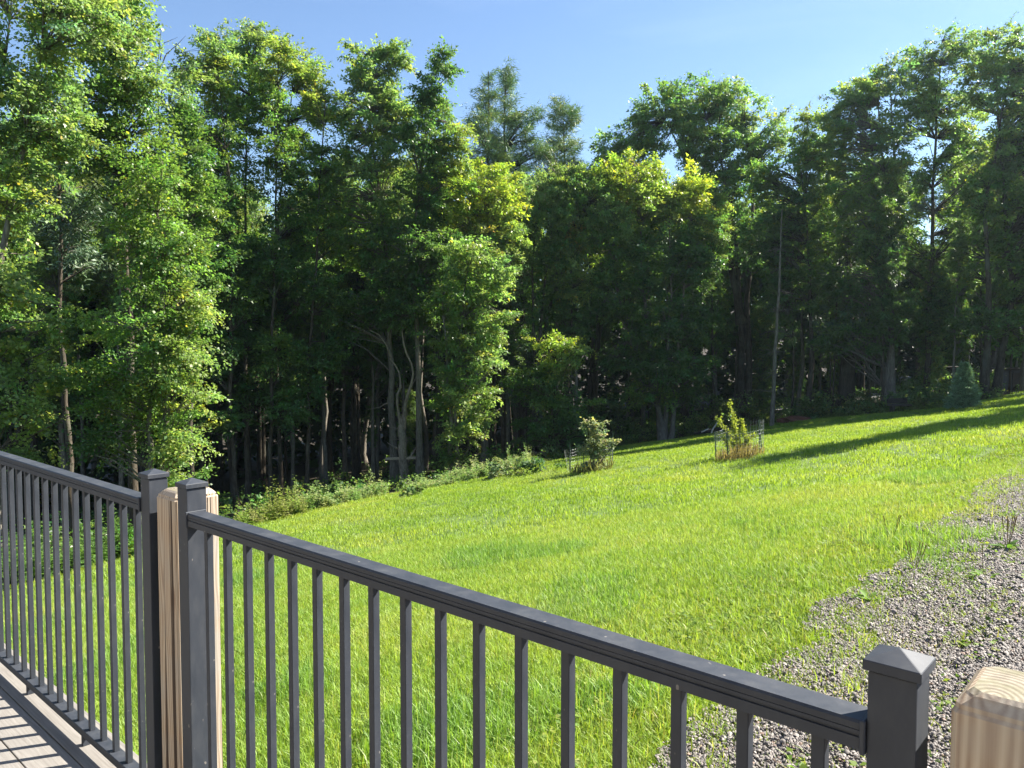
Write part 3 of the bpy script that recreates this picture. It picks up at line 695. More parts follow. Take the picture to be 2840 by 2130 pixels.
# --- centre
tree('t6', 'ash_tree', 'tall loose blue-green ash with a pale trunk left of the dead snag', 37, 852,
     [(800, 140, 60, 60, 'ash'), (850, 130, 40, 45, 'ash'), (790, 240, 80, 80, 'ash'), (850, 250, 55, 80, 'ash'), (800, 370, 85, 80, 'ash', .8), (790, 500, 80, 80, 'maple', .8), (820, 640, 95, 70, 'dark', .9), (740, 420, 50, 80, 'maple', .6), (770, 700, 60, 60, 'dark', .8)],
     stems=[(None, (848, 800), (842, 600), (815, 350), (800, 120))], leaf=.17, r0=.21, seed=20, bark='bark_pale', gapk=.34)
tree('t7', 'maple_tree', 'tall dark maple with a narrow rounded top in the centre, right of the dead snag', 36, 905,
     [(950, 145, 38, 40, 'dark'), (925, 200, 30, 40, 'dark'), (945, 230, 55, 50, 'dark'), (920, 310, 60, 60, 'dark'), (980, 320, 45, 50, 'olive'), (910, 420, 75, 70, 'dark'), (960, 400, 60, 60, 'yellow', .8), (900, 540, 90, 80, 'dark'), (960, 560, 60, 70, 'dark'), (900, 660, 90, 60, 'dark'), (990, 270, 25, 30, 'olive')],
     stems=[(None, (908, 800), (905, 560), (925, 330), (948, 135))], leaf=.16, r0=.20, seed=21, bark='bark_pale', gapk=.24, dens=8)
tree('t9', 'maple_tree', 'yellow-green maple with a bright spreading top and a curved trunk, right of centre', 38, 1040,
     [(1040, 400, 80, 55, 'yellow'), (1090, 440, 45, 50, 'yellow'), (1000, 460, 60, 55, 'yellow'), (1060, 500, 80, 50, 'olive'), (1010, 560, 80, 50, 'maple'), (1090, 520, 50, 60, 'ash'), (1080, 600, 50, 50, 'ash', .8)],
     stems=[(None, (1052, 960), (1030, 860), (1045, 650), (1040, 380))], leaf=.16, r0=.20, seed=22, bark='bark_pale', gapk=.26)
tree('t8', 'maple_tree', 'sunlit maple in the middle of the picture, leafy down to the weeds', 33.5, 985,
     [(1020, 560, 65, 50, 'lit'), (1050, 620, 60, 50, 'lit'), (990, 640, 75, 50, 'maple'), (1060, 700, 55, 45, 'lit'), (990, 720, 75, 45, 'maple'), (1040, 770, 60, 40, 'lit'), (970, 800, 50, 40, 'maple'), (1010, 850, 65, 40, 'lit'),
      (960, 880, 40, 30, 'maple'), (1030, 900, 40, 30, 'lit'), (990, 935, 60, 35, 'lit'), (980, 985, 35, 20, 'maple'), (1090, 590, 30, 30, 'ash')],
     stems=[(None, (985, 800), (1000, 600), (1022, 515)), ((975, 1036), (972, 850), (960, 640))], leaf=.15, r0=.11, seed=23, bark='bark_pale', gapk=.24, dens=8.5, sprayL=.5)
# pines behind
tree('p1', 'white_pine', 'left white pine with two tops standing above the yellow-green maple', 46, 1062,
     [(1050, 215, 18, 50, 'pine'), (1045, 270, 40, 40, 'pine'), (1055, 330, 55, 40, 'pine'), (1050, 400, 65, 45, 'pine'), (1055, 170, 7, 25, 'pine')],
     stems=[(None, (1062, 600), (1056, 330), (1053, 155))], leaf=.26, aspect=.07, needle=True, per=85, r0=.22, seed=30, dens=10, gapk=.2, sprayL=.6, group='white pines above the wood')
tree('p2', 'white_pine', 'tall white pine with a long branch reaching right, just right of its twin', 47, 1098,
     [(1095, 190, 20, 40, 'pine'), (1100, 240, 35, 35, 'pine'), (1145, 245, 30, 14, 'pine'), (1110, 300, 55, 40, 'pine'), (1150, 330, 45, 22, 'pine'), (1100, 370, 65, 40, 'pine'), (1120, 430, 75, 40, 'pine'), (1097, 155, 8, 25, 'pine')],
     stems=[(None, (1100, 600), (1096, 330), (1097, 145))], leaf=.26, aspect=.07, needle=True, per=85, r0=.24, seed=31, dens=10, gapk=.2, sprayL=.6, group='white pines above the wood')
tree('p3', 'white_pine', 'shorter broad white pine between the twin pines and the big oak', 48, 1225,
     [(1215, 260, 30, 40, 'pine'), (1235, 250, 15, 35, 'pine'), (1215, 320, 50, 35, 'pine'), (1190, 370, 55, 35, 'pine'), (1240, 390, 60, 45, 'pine'), (1170, 440, 60, 35, 'pine'), (1240, 460, 70, 45, 'pine'), (1205, 235, 8, 25, 'pine')],
     stems=[(None, (1222, 600), (1218, 330), (1215, 225))], leaf=.26, aspect=.07, needle=True, per=85, r0=.24, seed=32, dens=10, gapk=.2, sprayL=.6, group='white pines above the wood')
tree('p4', 'white_pine', 'dark pine with a drooping green bough, low between the centre maple and dead crown', 42, 1130,
     [(1150, 590, 40, 14, 'pine'), (1110, 640, 60, 60, 'spruce'), (1140, 760, 50, 60, 'spruce'), (1120, 480, 50, 40, 'pine'), (1140, 860, 50, 50, 'spruce')],
     leaf=.26, aspect=.09, needle=True, per=80, r0=.2, seed=33, dens=5, group='white pines above the wood')
# --- right of centre
tree('t11', 'maple_tree', 'small maple with reddish leaf tips below the pale dead crown', 40, 1235,
     [(1240, 530, 32, 45, 'olive'), (1245, 610, 40, 55, 'olive'), (1235, 505, 25, 16, 'blush'), (1220, 700, 50, 60, 'dark', .8), (1210, 560, 28, 50, 'olive', .7)],
     leaf=.16, r0=.10, seed=40, dens=7, gapk=.28)
tree('t11b', 'maple_tree', 'young maple with a bright sunlit spray of leaves above the left wire cage', 36, 1195,
     [(1200, 740, 65, 28, 'yellow', .7), (1235, 760, 40, 26, 'lit'), (1190, 800, 50, 30, 'olive'), (1180, 865, 35, 22, 'lit'), (1150, 820, 60, 50, 'dark'), (1230, 880, 70, 50, 'dark'), (1180, 930, 90, 40, 'dark'), (1260, 960, 60, 30, 'dark')],
     leaf=.15, r0=.09, seed=41, dens=8, gapk=.25)
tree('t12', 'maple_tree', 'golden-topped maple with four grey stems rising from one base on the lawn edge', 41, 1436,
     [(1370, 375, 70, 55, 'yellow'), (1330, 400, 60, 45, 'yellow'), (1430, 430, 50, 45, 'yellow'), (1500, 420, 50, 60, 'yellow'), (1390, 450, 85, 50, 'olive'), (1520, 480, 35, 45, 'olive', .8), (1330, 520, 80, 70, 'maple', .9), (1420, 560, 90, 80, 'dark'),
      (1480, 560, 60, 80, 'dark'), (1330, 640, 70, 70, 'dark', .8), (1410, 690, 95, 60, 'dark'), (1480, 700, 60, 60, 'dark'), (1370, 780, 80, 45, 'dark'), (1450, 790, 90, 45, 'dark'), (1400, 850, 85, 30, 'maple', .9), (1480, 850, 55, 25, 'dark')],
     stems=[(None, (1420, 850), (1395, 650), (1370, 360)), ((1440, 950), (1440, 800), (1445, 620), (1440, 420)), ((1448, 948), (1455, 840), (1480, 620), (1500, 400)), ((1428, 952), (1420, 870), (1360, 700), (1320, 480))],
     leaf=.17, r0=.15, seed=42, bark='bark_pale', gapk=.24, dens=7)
tree('t13', 'oak_tree', 'big round-topped oak rising behind the golden maple', 48, 1602,
     [(1500, 225, 85, 50, 'oak'), (1420, 250, 70, 60, 'oak'), (1580, 230, 75, 55, 'ash'), (1370, 300, 55, 55, 'oak'), (1640, 290, 60, 60, 'ash'), (1480, 300, 80, 60, 'oak'), (1570, 320, 75, 60, 'oak'), (1320, 320, 40, 40, 'ash'), (1540, 400, 80, 60, 'dark', .8), (1620, 380, 60, 60, 'maple', .7), (1600, 520, 70, 70, 'dark', .6)],
     stems=[(None, (1602, 680), (1580, 450), (1510, 210)), ((1615, 905), (1612, 640), (1622, 420), (1600, 230)), ((1602, 700), (1560, 500), (1440, 260))], leaf=.19, r0=.26, seed=43, gapk=.30, dens=5, sprayL=.65)
tree('t14', 'maple_tree', 'sunlit-topped maple right of the big oak, above the bare dead conifer', 43, 1745,
     [(1745, 270, 40, 35, 'olive'), (1770, 330, 45, 45, 'olive'), (1720, 350, 55, 50, 'maple'), (1660, 390, 50, 50, 'maple'), (1770, 410, 45, 40, 'lit', .8), (1700, 450, 80, 60, 'dark'), (1650, 520, 60, 60, 'dark', .9), (1740, 520, 50, 50, 'maple', .7), (1720, 620, 60, 60, 'dark', .6)],
     stems=[(None, (1752, 800), (1748, 600), (1735, 420), (1742, 265))], leaf=.17, r0=.17, seed=44, gapk=.27)
tree('t16', 'ash_tree', 'tall ash with a broad hazy crown, first of the great trees on the right', 41, 1912,
     [(1880, 190, 60, 50, 'ash'), (1830, 230, 55, 55, 'ash'), (1920, 170, 45, 50, 'ash'), (1800, 290, 45, 55, 'maple'), (1870, 290, 75, 60, 'ash'), (1840, 390, 75, 70, 'maple'), (1920, 330, 60, 70, 'ash'), (1860, 500, 80, 70, 'maple'), (1920, 480, 60, 70, 'maple', .8), (1860, 610, 80, 70, 'dark'), (1920, 680, 70, 60, 'dark'), (1850, 720, 80, 55, 'dark')],
     stems=[(None, (1914, 760), (1905, 500), (1880, 180)), ((1922, 900), (1922, 760), (1940, 500), (1925, 180))], leaf=.17, r0=.21, seed=45, bark='bark_pale', gapk=.30, dens=5)
tree('t17', 'ash_tree', 'tallest ash on the right, a straight dark trunk showing through its open crown', 42, 2002,
     [(2040, 110, 45, 50, 'ash'), (1990, 150, 45, 50, 'ash'), (2080, 120, 40, 50, 'ash'), (2030, 210, 70, 60, 'ash'), (2080, 260, 55, 60, 'ash'), (1970, 260, 50, 60, 'ash'), (2060, 350, 60, 60, 'maple', .8), (1970, 380, 45, 50, 'maple', .8), (2070, 480, 50, 60, 'maple', .8), (1965, 540, 45, 60, 'maple', .8), (2060, 620, 60, 60, 'dark'), (1980, 680, 60, 50, 'dark')],
     stems=[(None, (2004, 700), (2010, 450), (2035, 90))], leaf=.17, r0=.19, seed=46, gapk=.32, dens=5)
tree('t18', 'ash_tree', 'great leafy tree filling the upper right corner', 38, 2150,
     [(2150, 110, 60, 60, 'ash'), (2200, 120, 60, 60, 'ash'), (2130, 200, 60, 70, 'ash'), (2200, 230, 70, 70, 'ash'), (2150, 320, 70, 70, 'ash'), (2230, 340, 60, 70, 'maple'), (2130, 420, 60, 70, 'maple'), (2200, 470, 70, 70, 'maple'), (2140, 560, 70, 70, 'maple'), (2210, 600, 70, 60, 'maple'), (2130, 690, 70, 45, 'dark'), (2200, 720, 70, 45, 'maple'), (2280, 200, 70, 90, 'ash'), (2290, 450, 70, 120, 'maple')],
     stems=[(None, (2160, 800), (2190, 600), (2160, 300), (2150, 90)), ((2120, 858), (2128, 700), (2125, 420), (2190, 110))], leaf=.17, r0=.2, seed=47, gapk=.32, dens=5)
tree('t19', 'hemlock_tree', 'dark hemlock with a very thick black trunk in the shade on the right', 43, 1827,
     [(1830, 620, 75, 50, 'spruce'), (1820, 690, 80, 45, 'spruce'), (1830, 550, 60, 60, 'spruce'), (1835, 470, 45, 60, 'spruce'), (1815, 745, 75, 28, 'spruce')],
     leaf=.22, aspect=.13, needle=True, per=75, r0=.52, seed=48, dens=6)

# --- bare and dead trees
def bare(name, label, Z, paths, mat='deadwood', twigs=0, seed=0, cat='dead tree', twig_zone=(.4, .8), twig_len=(.5, 1.3), twig_dir=None, up=.35, group=None):
    g = np.random.default_rng(3000 + seed); P0 = at(*paths[0][0][0], Z); base = np.array([P0[0], Z, P0[2] - .1])
    tb = []; tw = []
    for pts, r0, r1 in paths:
        w = np.array([at(px, py, Z) - base for px, py in pts]); w[:, 1] += np.cumsum(g.normal(0, .12, len(w))) * (np.arange(len(w)) > 0)
        pp = resample(w, 12) + np.vstack([[0, 0, 0], g.normal(0, .008 + r0 * .08, (11, 3))]); tb.append((pp, np.linspace(r0, r1, 12) * g.uniform(.88, 1.12, 12)))
    for i in range(twigs):
        pp, rr = tb[g.integers(len(tb))] if name == 'dead_crown_tree' else tb[0]; k = int(g.uniform(*twig_zone) * 11); s = pp[k]; a = g.uniform(0, 6.28)
        d = np.array([math.cos(a), math.sin(a), up + g.normal(0, .25)])
        if twig_dir: d[0] = abs(d[0]) * twig_dir
        L = g.uniform(*twig_len); e = s + unit(d) * L; m_ = (s + e) / 2 + g.normal(0, .05, 3) + np.array([0, 0, .05 * L])
        tw.append((np.array([s, m_, e]), [.016, .011, .004]))
    root = empty(name, base); tag(root, label, cat, group)
    V, F = tubes([tb[0]], 9); t = obj('trunk', np_mesh('trunk', V, F, M[mat], smooth=True), root)
    for q in tb[1:]:
        V, F = tubes([q], 7); obj('limb', np_mesh('limb', V, F, M[mat], smooth=True), root)
    if tw: V, F = tubes(tw, 3); tag(obj('twigs', np_mesh('twigs', V, F, M[mat]), t), kind='stuff')
    return root
bare('dead_snag', 'twisted dead snag with bare forked limbs between two straight pale trunks', 36.4,
     [([(876, 1045), (872, 985), (868, 930), (872, 880)], .26, .13), ([(872, 950), (863, 900), (858, 860), (868, 830), (862, 800), (845, 775)], .085, .03), ([(872, 935), (878, 870), (892, 830), (896, 800), (885, 775), (875, 740), (872, 700)], .085, .03),
      ([(874, 1000), (884, 992), (900, 965)], .12, .03), ([(846, 775), (836, 745), (820, 722), (800, 712)], .05, .01), ([(876, 880), (884, 852), (893, 828), (900, 810)], .05, .012), ([(874, 960), (862, 968), (852, 962), (838, 955)], .07, .02), ([(838, 870), (820, 880), (795, 884)], .03, .008)], seed=1, twigs=10, twig_len=(.3, .9))
bare('dead_conifer', 'bare grey dead conifer standing straight on the lawn edge, right of the golden maple', 40,
     [([(1667, 932), (1672, 800), (1680, 640), (1688, 450)], .13, .02)], 'bark_pale', twigs=70, seed=2, twig_zone=(.25, .92), twig_len=(.4, 1.5), up=-.05)
bare('dead_crown_tree', 'bleached leafless crown of a dead tree between the pines and the golden maple', 41,
     [([(1205, 900), (1203, 620), (1200, 500), (1190, 430)], .10, .025), ([(1201, 560), (1190, 500), (1170, 440), (1163, 405)], .05, .01), ([(1203, 540), (1215, 480), (1225, 420), (1222, 385)], .05, .01), ([(1203, 575), (1225, 520), (1240, 470), (1245, 420)], .045, .01), ([(1200, 500), (1205, 440), (1208, 380)], .03, .008), ([(1190, 500), (1178, 480), (1160, 460)], .03, .006)], seed=3, twigs=90, twig_zone=(.55, 1), twig_len=(.6, 2.0), up=1.3)
bare('bare_branch_tree', 'bare twiggy branches of a dead treetop against the sky at the upper left', 30,
     [([(352, 1080), (350, 500), (340, 150), (347, 100), (352, 60)], .10, .008), ([(340, 160), (355, 120), (375, 95), (395, 70)], .03, .006), ([(345, 210), (360, 170), (385, 140)], .025, .006), ([(346, 130), (358, 100), (392, 88)], .02, .004)], 'bark', seed=4, twigs=10, twig_zone=(.8, 1), twig_len=(.4, 1.0), up=.6)

# --- trees deeper in the wood
SKY = np.array([(-300, 200), (0, 200), (300, 330), (380, 400), (460, 380), (600, 400), (700, 380), (740, 330), (880, 300), (1010, 380), (1100, 340), (1290, 340), (1340, 370), (1600, 330), (1700, 380), (1800, 330), (1900, 300), (1960, 520), (2040, 520), (2070, 300), (2212, 260), (2600, 260)], float)
def sky_h(x, y):
    px = 1106 + FPX * x / y; py = np.interp(px, SKY[:, 0], SKY[:, 1])
    return at(px, py, y)[2] - float(G(x, y))
deep_lab = 'straight dark trunk deep in the shade of the wood behind the edge trees'
keys = ['t6', 't9', 't14', 't13', 't6', 't9', 't54']
n_bg = 0; placed = []
BEHIND = [(-400, 'behind the leaning pale trunk at the left edge'), (210, 'behind the bushy sunlit maple'), (460, 'behind the thin-stemmed olive maples'), (730, 'behind the dead snag'), (960, 'behind the sunlit maple in the middle'), (1110, 'below the white pines'),
          (1290, 'behind the four-stemmed golden maple'), (1520, 'behind the right wire cage'), (1650, 'behind the bare dead conifer'), (1780, 'behind the thick black hemlock trunk'), (1880, 'behind the dark timber bench'), (1990, 'behind the young spruce'), (2110, 'at the far right beyond the shed')]
def behind(px): return [t for a, t in BEHIND if px >= a][-1]
for row, (z0, z1, n) in enumerate(((39, 44, 26), (44, 50, 34), (50, 58, 40), (58, 70, 44))):
    for i in range(n):
        for _ in range(12):
            pxx = rng.uniform(-120, 2330); zz = rng.uniform(z0, z1) - (9 if pxx < 420 else 0); xx = (pxx - 1106) / FPX * zz
            if zz < tl(pxx) + 2.0 and pxx > 430: continue
            if all((xx - a) ** 2 + (zz - b) ** 2 > 1.6 ** 2 for a, b in placed): break
        placed.append((xx, zz))
        h = min(sky_h(xx, zz) * rng.uniform(.82, 1.0), rng.uniform(17, 24))
        if h < 6: continue
        t_ = rng.uniform(.75, 1.15)
        copy_tree(keys[rng.integers(len(keys))], 'forest_tree', ['dark trunk just inside the wood ', 'shaded trunk within the wood ', 'dim slender trunk far back ', 'farthest trunk at the back '][row] + behind(pxx), xx, zz, h, rng.random() * 6.28, (t_, t_ * rng.uniform(.92, 1.05), t_), 'trees deep in the wood', sxy=rng.uniform(.62, .9))
        n_bg += 1
# slim understorey stems in front of them
for i in range(26):
    pxx = rng.uniform(440, 2230); zz = max(tl(pxx) + 5, 42) + rng.uniform(0, 9); xx = (pxx - 1106) / FPX * zz
    copy_tree(['t8', 't11', 't54'][i % 3], 'understorey_tree', 'thin low understorey tree in the shade ' + behind(pxx), xx, zz, rng.uniform(5, 9), rng.random() * 6.28, (.85, .9, .85), 'understorey trees inside the wood', sxy=.8)
# trees beyond the right edge whose shade falls on the upper lawn
for i, (xx, zz, h, k) in enumerate(((26.5, 26.0, 16, 't6'), (33, 28.5, 19, 't17'), (32, 37.5, 14.5, 't18'), (37, 43, 15, 't13'), (31.5, 43, 14, 't6'), (41, 39, 16, 't16'), (35, 22.5, 14, 't14'), (28.2, 36.6, 14.5, 't17'), (30.5, 25.2, 16, 't14'), (29.5, 33.5, 11, 't9'), (28.3, 27.8, 12, 't54'), (27.8, 24.0, 12, 't53'))):
    copy_tree(k, 'lawn_side_tree', ['nearest', 'tallest', 'densest', 'farthest', 'slimmest', 'broadest', 'lowest', 'leftmost', 'second nearest', 'yellowest', 'thinnest', 'most olive'][i] + ' leafy tree beyond the right edge of the picture, shading the lawn', xx, zz, h, i * 1.3, (1, 1, 1), 'trees beyond the right edge')
# ------------------------------------------------------------------ far wood, undergrowth and weeds (leaf masses nobody could count)
def leaf_mass(name, label, cat, P, ax, per, L, leaf, cols, seed, aspect=.42, mat='leaf', T=.3, W=.8):
    g = np.random.default_rng(seed); LV, LF, LC = [], [], []; b = 0
    which = g.integers(0, len(cols), len(P))
    for ci, c in enumerate(cols):
        k = which == ci
        if not k.any(): continue
        V, F, K = sprays(P[k], ax[k], g, per, L, L * W, L * T, leaf, aspect, c, .3)
        LV.append(V); LF.append(F + b); LC.append(K); b += len(V)
    o = obj(name, np_mesh(name, np.concatenate(LV), np.concatenate(LF), M[mat], np.concatenate(LC)))
    return tag(o, label, cat, kind='stuff')
g = np.random.default_rng(77)
n = 12000
pp = g.uniform(-700, 2800, n); zz = g.uniform(60, 86, n) - np.where(pp < 450, 14, 0); xx = (pp - 1106) / FPX * zz
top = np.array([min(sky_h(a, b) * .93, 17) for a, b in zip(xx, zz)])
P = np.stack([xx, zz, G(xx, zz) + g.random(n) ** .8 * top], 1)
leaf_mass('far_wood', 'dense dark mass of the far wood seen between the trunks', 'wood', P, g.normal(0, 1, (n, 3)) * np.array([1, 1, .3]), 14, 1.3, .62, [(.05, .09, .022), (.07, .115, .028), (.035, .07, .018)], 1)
# undergrowth along the foot of the wood, from the left cage to the spruce
n = 900
pp = g.uniform(1180, 2160, n); d = g.uniform(.4, 9, n) ** 1.0; zz = tl(pp) + d; xx = (pp - 1106) / FPX * zz
hgt = (.35 + 1.5 * vnoise(xx, zz, .45, 31)) * np.clip(d / 2, .35, 1)
P = np.stack([xx, zz, G(xx, zz) + g.random(n) * hgt + .1], 1)
leaf_mass('undergrowth', 'leafy undergrowth along the foot of the wood on the right', 'undergrowth', P, g.normal(0, 1, (n, 3)) * np.array([1, 1, .6]), 46, .42, .10, [PAL['shrub'], PAL['maple'], PAL['ash'], (.12, .15, .05)], 2)
n = 1100
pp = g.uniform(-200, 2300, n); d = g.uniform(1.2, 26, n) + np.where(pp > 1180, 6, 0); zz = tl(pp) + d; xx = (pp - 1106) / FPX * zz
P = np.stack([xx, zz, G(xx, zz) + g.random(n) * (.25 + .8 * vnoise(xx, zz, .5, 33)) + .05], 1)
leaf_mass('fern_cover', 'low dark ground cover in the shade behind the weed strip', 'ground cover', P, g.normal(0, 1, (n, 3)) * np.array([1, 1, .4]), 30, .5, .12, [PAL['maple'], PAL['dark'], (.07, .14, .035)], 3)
# uncut strip of tall weeds along the lower lawn edge
def weed_strip(name, label, pa, pb, n, hmax, seed, dz=(-.9, 1.0), cols=((.27, .33, .15), (.20, .29, .10), (.30, .32, .15), (.14, .24, .075))):
    g = np.random.default_rng(seed); pp = g.uniform(pa, pb, n); zz = tl(pp) + g.uniform(*dz, n); xx = (pp - 1106) / FPX * zz
    kp = vnoise(xx, zz, .75, seed + 3) > .30; xx, zz = xx[kp], zz[kp]; n = len(xx)
    h = hmax * (.2 + .55 * vnoise(xx, zz, 1.4, seed) * g.uniform(.5, 1.2, n)) * np.where(g.random(n) < .09, g.uniform(1.5, 2.3, n), 1); V, F, C, st = [], [], [], []; b = 0
    for i in range(n):
        base = np.array([xx[i], zz[i], G(xx[i], zz[i])]); ln = g.normal(0, .16, 2); tip = base + np.array([ln[0] * h[i], ln[1] * h[i], h[i]])
        m_ = int(22 + 26 * h[i]); t = g.uniform(.12, 1, m_); Pp = base + (tip - base) * t[:, None]; a = g.uniform(0, 6.28, m_)
        A = np.stack([np.cos(a), np.sin(a), g.uniform(-.2, .7, m_)], 1); N = np.stack([-np.cos(a) * .5, -np.sin(a) * .5, np.ones(m_)], 1) + g.normal(0, .3, (m_, 3))
        v, f = leaf_quads(Pp + A * .02, A, unit(N), g.uniform(.07, .15, m_) * (1.15 - .5 * t), .2); V.append(v); F.append(f + b); b += len(v)
        C.append(np.repeat(np.array(cols[g.integers(len(cols))])[None] * g.uniform(.7, 1.25, (m_, 1)), 4, 0))
    o = obj(name, np_mesh(name, np.concatenate(V), np.concatenate(F), M['weed'], np.concatenate(C)))
    return tag(o, label, 'weeds', kind='stuff')
weed_strip('tall_weeds', 'pale tall weeds in the uncut strip between the lower lawn and the wood', 640, 1150, 1500, .85, 51, (-.6, 1.5))
weed_strip('tall_weeds', 'clump of yellow-green weeds just above the railing beside the capped posts', 505, 655, 330, 1.0, 52, (-1.6, .4), ((.20, .24, .06), (.15, .22, .05), (.22, .23, .08)))
weed_strip('tall_weeds', 'leafy weeds seen between the balusters of the left railing section', -60, 330, 600, 1.1, 53, (-.8, 1.2), ((.09, .17, .04), (.12, .2, .05), (.07, .14, .035)))
weed_strip('lawn_edge_weeds', 'thin pale weeds along the shaded lawn edge below the wood on the right', 1150, 2110, 620, .45, 54, (-.2, 1.2), ((.19, .21, .07), (.14, .18, .05)))

# ------------------------------------------------------------------ shrubs, saplings, spruce
def shrub(name, label, px, py, lobes, col, leaf, seed, per=40, dens=10, group=None, cat='shrub', Z=None, stems=4, L=.3, aspect=.42, gapk=.25):
    g0 = gp(px, py) if Z is None else None; Z = g0[1] if Z is None else Z
    g = np.random.default_rng(seed); mpp = Z / FPX; X = (px - 1106) / FPX * Z; base = np.array([X, Z, float(G(X, Z))])
    LB = []; st = []
    for lb in lobes:
        c = at(lb[0], lb[1], Z); c[1] += g.uniform(-.2, .2) * lb[2] * mpp; LB.append((c - base, np.array([lb[2] * mpp, lb[2] * mpp, lb[3] * mpp]), PAL[lb[4]] if len(lb) > 4 else col, 1.0))
        st.append((resample(np.array([(0, 0, -.05), tuple((c - base) * np.array([.6, .6, .5])), tuple(c - base)]), 6), np.linspace(.022, .006, 6)))
    LV, LF, LC, br = crown_parts(g, LB, st, np.array([0, 0, -.3]), leaf, dens, per, aspect, False, gapk, L)
    root = empty(name, base); tag(root, label, cat, group)
    V, F = tubes(st, 5); t = obj('stems', np_mesh('stems', V, F, M['bark']), root); t['kind'] = 'stuff'
    if br: V, F = tubes(br, 3); tag(obj('branches', np_mesh('branches', V, F, M['bark']), t), kind='stuff')
    obj('crown', np_mesh('crown', np.concatenate(LV), np.concatenate(LF), M['weed'], np.concatenate(LC)), root); return root
shrub('leafy_shrub', 'pale leafy bramble bush at the lawn edge left of the left wire cage', 1090, 1032, [(1085, 1012, 30, 22), (1068, 1022, 22, 16), (1110, 1020, 20, 16)], (.16, .2, .09), .10, 61)
shrub('leafy_shrub', 'bright bush in the weed strip in front of the dead snag', 905, 1072, [(900, 1050, 28, 20), (880, 1060, 20, 14)], (.15, .21, .07), .11, 62)
shrub('leafy_shrub', 'green bush seen through the left railing section beside the capped post', 262, 1225, [(255, 1170, 42, 50), (200, 1190, 40, 35), (285, 1200, 22, 26)], (.085, .17, .035), .08, 63, Z=16.5, dens=16)
shrub('leafy_shrub', 'dark round shrub below the tall weeds beside the left wire cage', 1180, 1020, [(1180, 1000, 45, 18), (1150, 1005, 30, 14)], (.07, .13, .045), .10, 64)
for i, (a, b_, r, h) in enumerate(((1345, 918, 26, 26), (1500, 925, 30, 16), (1545, 872, 30, 24), (1755, 880, 40, 28), (1870, 880, 36, 26), (1965, 850, 30, 34), (2010, 855, 26, 30), (1320, 880, 30, 40))):
    zb = tl(a) + 1.0 + (i % 3) * .8
    shrub('woodland_shrub', ['shrub at the wood edge just right of the left wire cage', 'low pale shrub at the foot of the golden maple', 'shrub in the shade behind the pale branch pile', 'dappled shrub behind the rust-brown mound',
          'leafy shrub beside the thick black hemlock trunk', 'bright shrub behind the dark log bench', 'bushy shrub left of the young spruce', 'tall thin shrub behind the left wire cage'][i], a, b_ + 25, [(a, b_, r, h), (a + r * .6, b_ + h * .3, r * .7, h * .6)],
          (.10, .15, .05), .12, 70 + i, Z=zb, group='shrubs at the foot of the wood', dens=8)
def cage_sapling(name, label, px, py, lobes, leafcol, seed, leaf): return shrub(name, label, px, py, lobes, leafcol, leaf, seed, per=34, dens=60, cat='sapling', L=.17, group='young trees inside wire cages', gapk=.2)
cage_sapling('fruit_sapling', 'round bushy sapling with pale leaves inside the left wire cage', 1280, 1020, [(1287, 945, 26, 28), (1270, 920, 16, 14), (1290, 915, 18, 14), (1300, 965, 24, 14), (1275, 970, 28, 18), (1285, 1000, 30, 16), (1325, 955, 12, 8)], (.24, .27, .15), 81, .07)
sp2 = gp(1597, 1002)
def twiggy(name, label, px, py, branches, col, seed, leaf=.078):
    Z = gp(px, py)[1]; X = (px - 1106) / FPX * Z; base = np.array([X, Z, float(G(X, Z))]); g = np.random.default_rng(seed); st = []; V, F, C = [], [], []; b = 0
    for pts in branches:
        w = np.array([at(a, c, Z) - base for a, c in pts]); w[:, 1] += g.normal(0, .12, len(w)) * (np.arange(len(w)) > 0); w = resample(w, 10); st.append((w, np.linspace(.018, .005, 10)))
        t = resample(w, 60)[4:]; Pp = np.repeat(t, 5, 0) + g.normal(0, .032, (len(t) * 5, 3)); A = g.normal(0, 1, Pp.shape); A[:, 2] += .5
        v, f = leaf_quads(Pp, A, unit(g.normal(0, 1, Pp.shape) + np.array([0, 0, .6])), leaf * g.uniform(.6, 1.25, len(Pp)), .3); V.append(v); F.append(f + b); b += len(v)
        C.append(np.repeat(np.array(col)[None] * g.uniform(.75, 1.25, (len(Pp), 1)), 4, 0))
    root = empty(name, base); tag(root, label, 'sapling', 'young trees inside wire cages')
    for q in st: V1, F1 = tubes([q], 5); obj('stem', np_mesh('stem', V1, F1, M['bark']), root)
    obj('foliage', np_mesh('foliage', np.concatenate(V), np.concatenate(F), M['weed'], np.concatenate(C)), root); return root
twiggy('fruit_sapling', 'spiky yellow-green sapling with upright shoots inside the right wire cage', 1600, 985,
       [[(1603, 990), (1598, 950), (1590, 925), (1578, 880), (1574, 870)], [(1602, 985), (1590, 950), (1570, 930), (1552, 908), (1545, 902)], [(1605, 985), (1608, 950), (1606, 930), (1602, 905)], [(1600, 990), (1585, 975), (1572, 962), (1560, 947)],
        [(1604, 985), (1615, 960), (1625, 945), (1632, 940)], [(1600, 985), (1592, 955), (1585, 935), (1583, 905)], [(1602, 990), (1612, 975), (1622, 960)], [(1602, 990), (1595, 970), (1580, 955)], [(1600, 990), (1610, 965), (1613, 945)], [(1600, 990), (1605, 970), (1618, 955)]], (.30, .33, .06), 83)
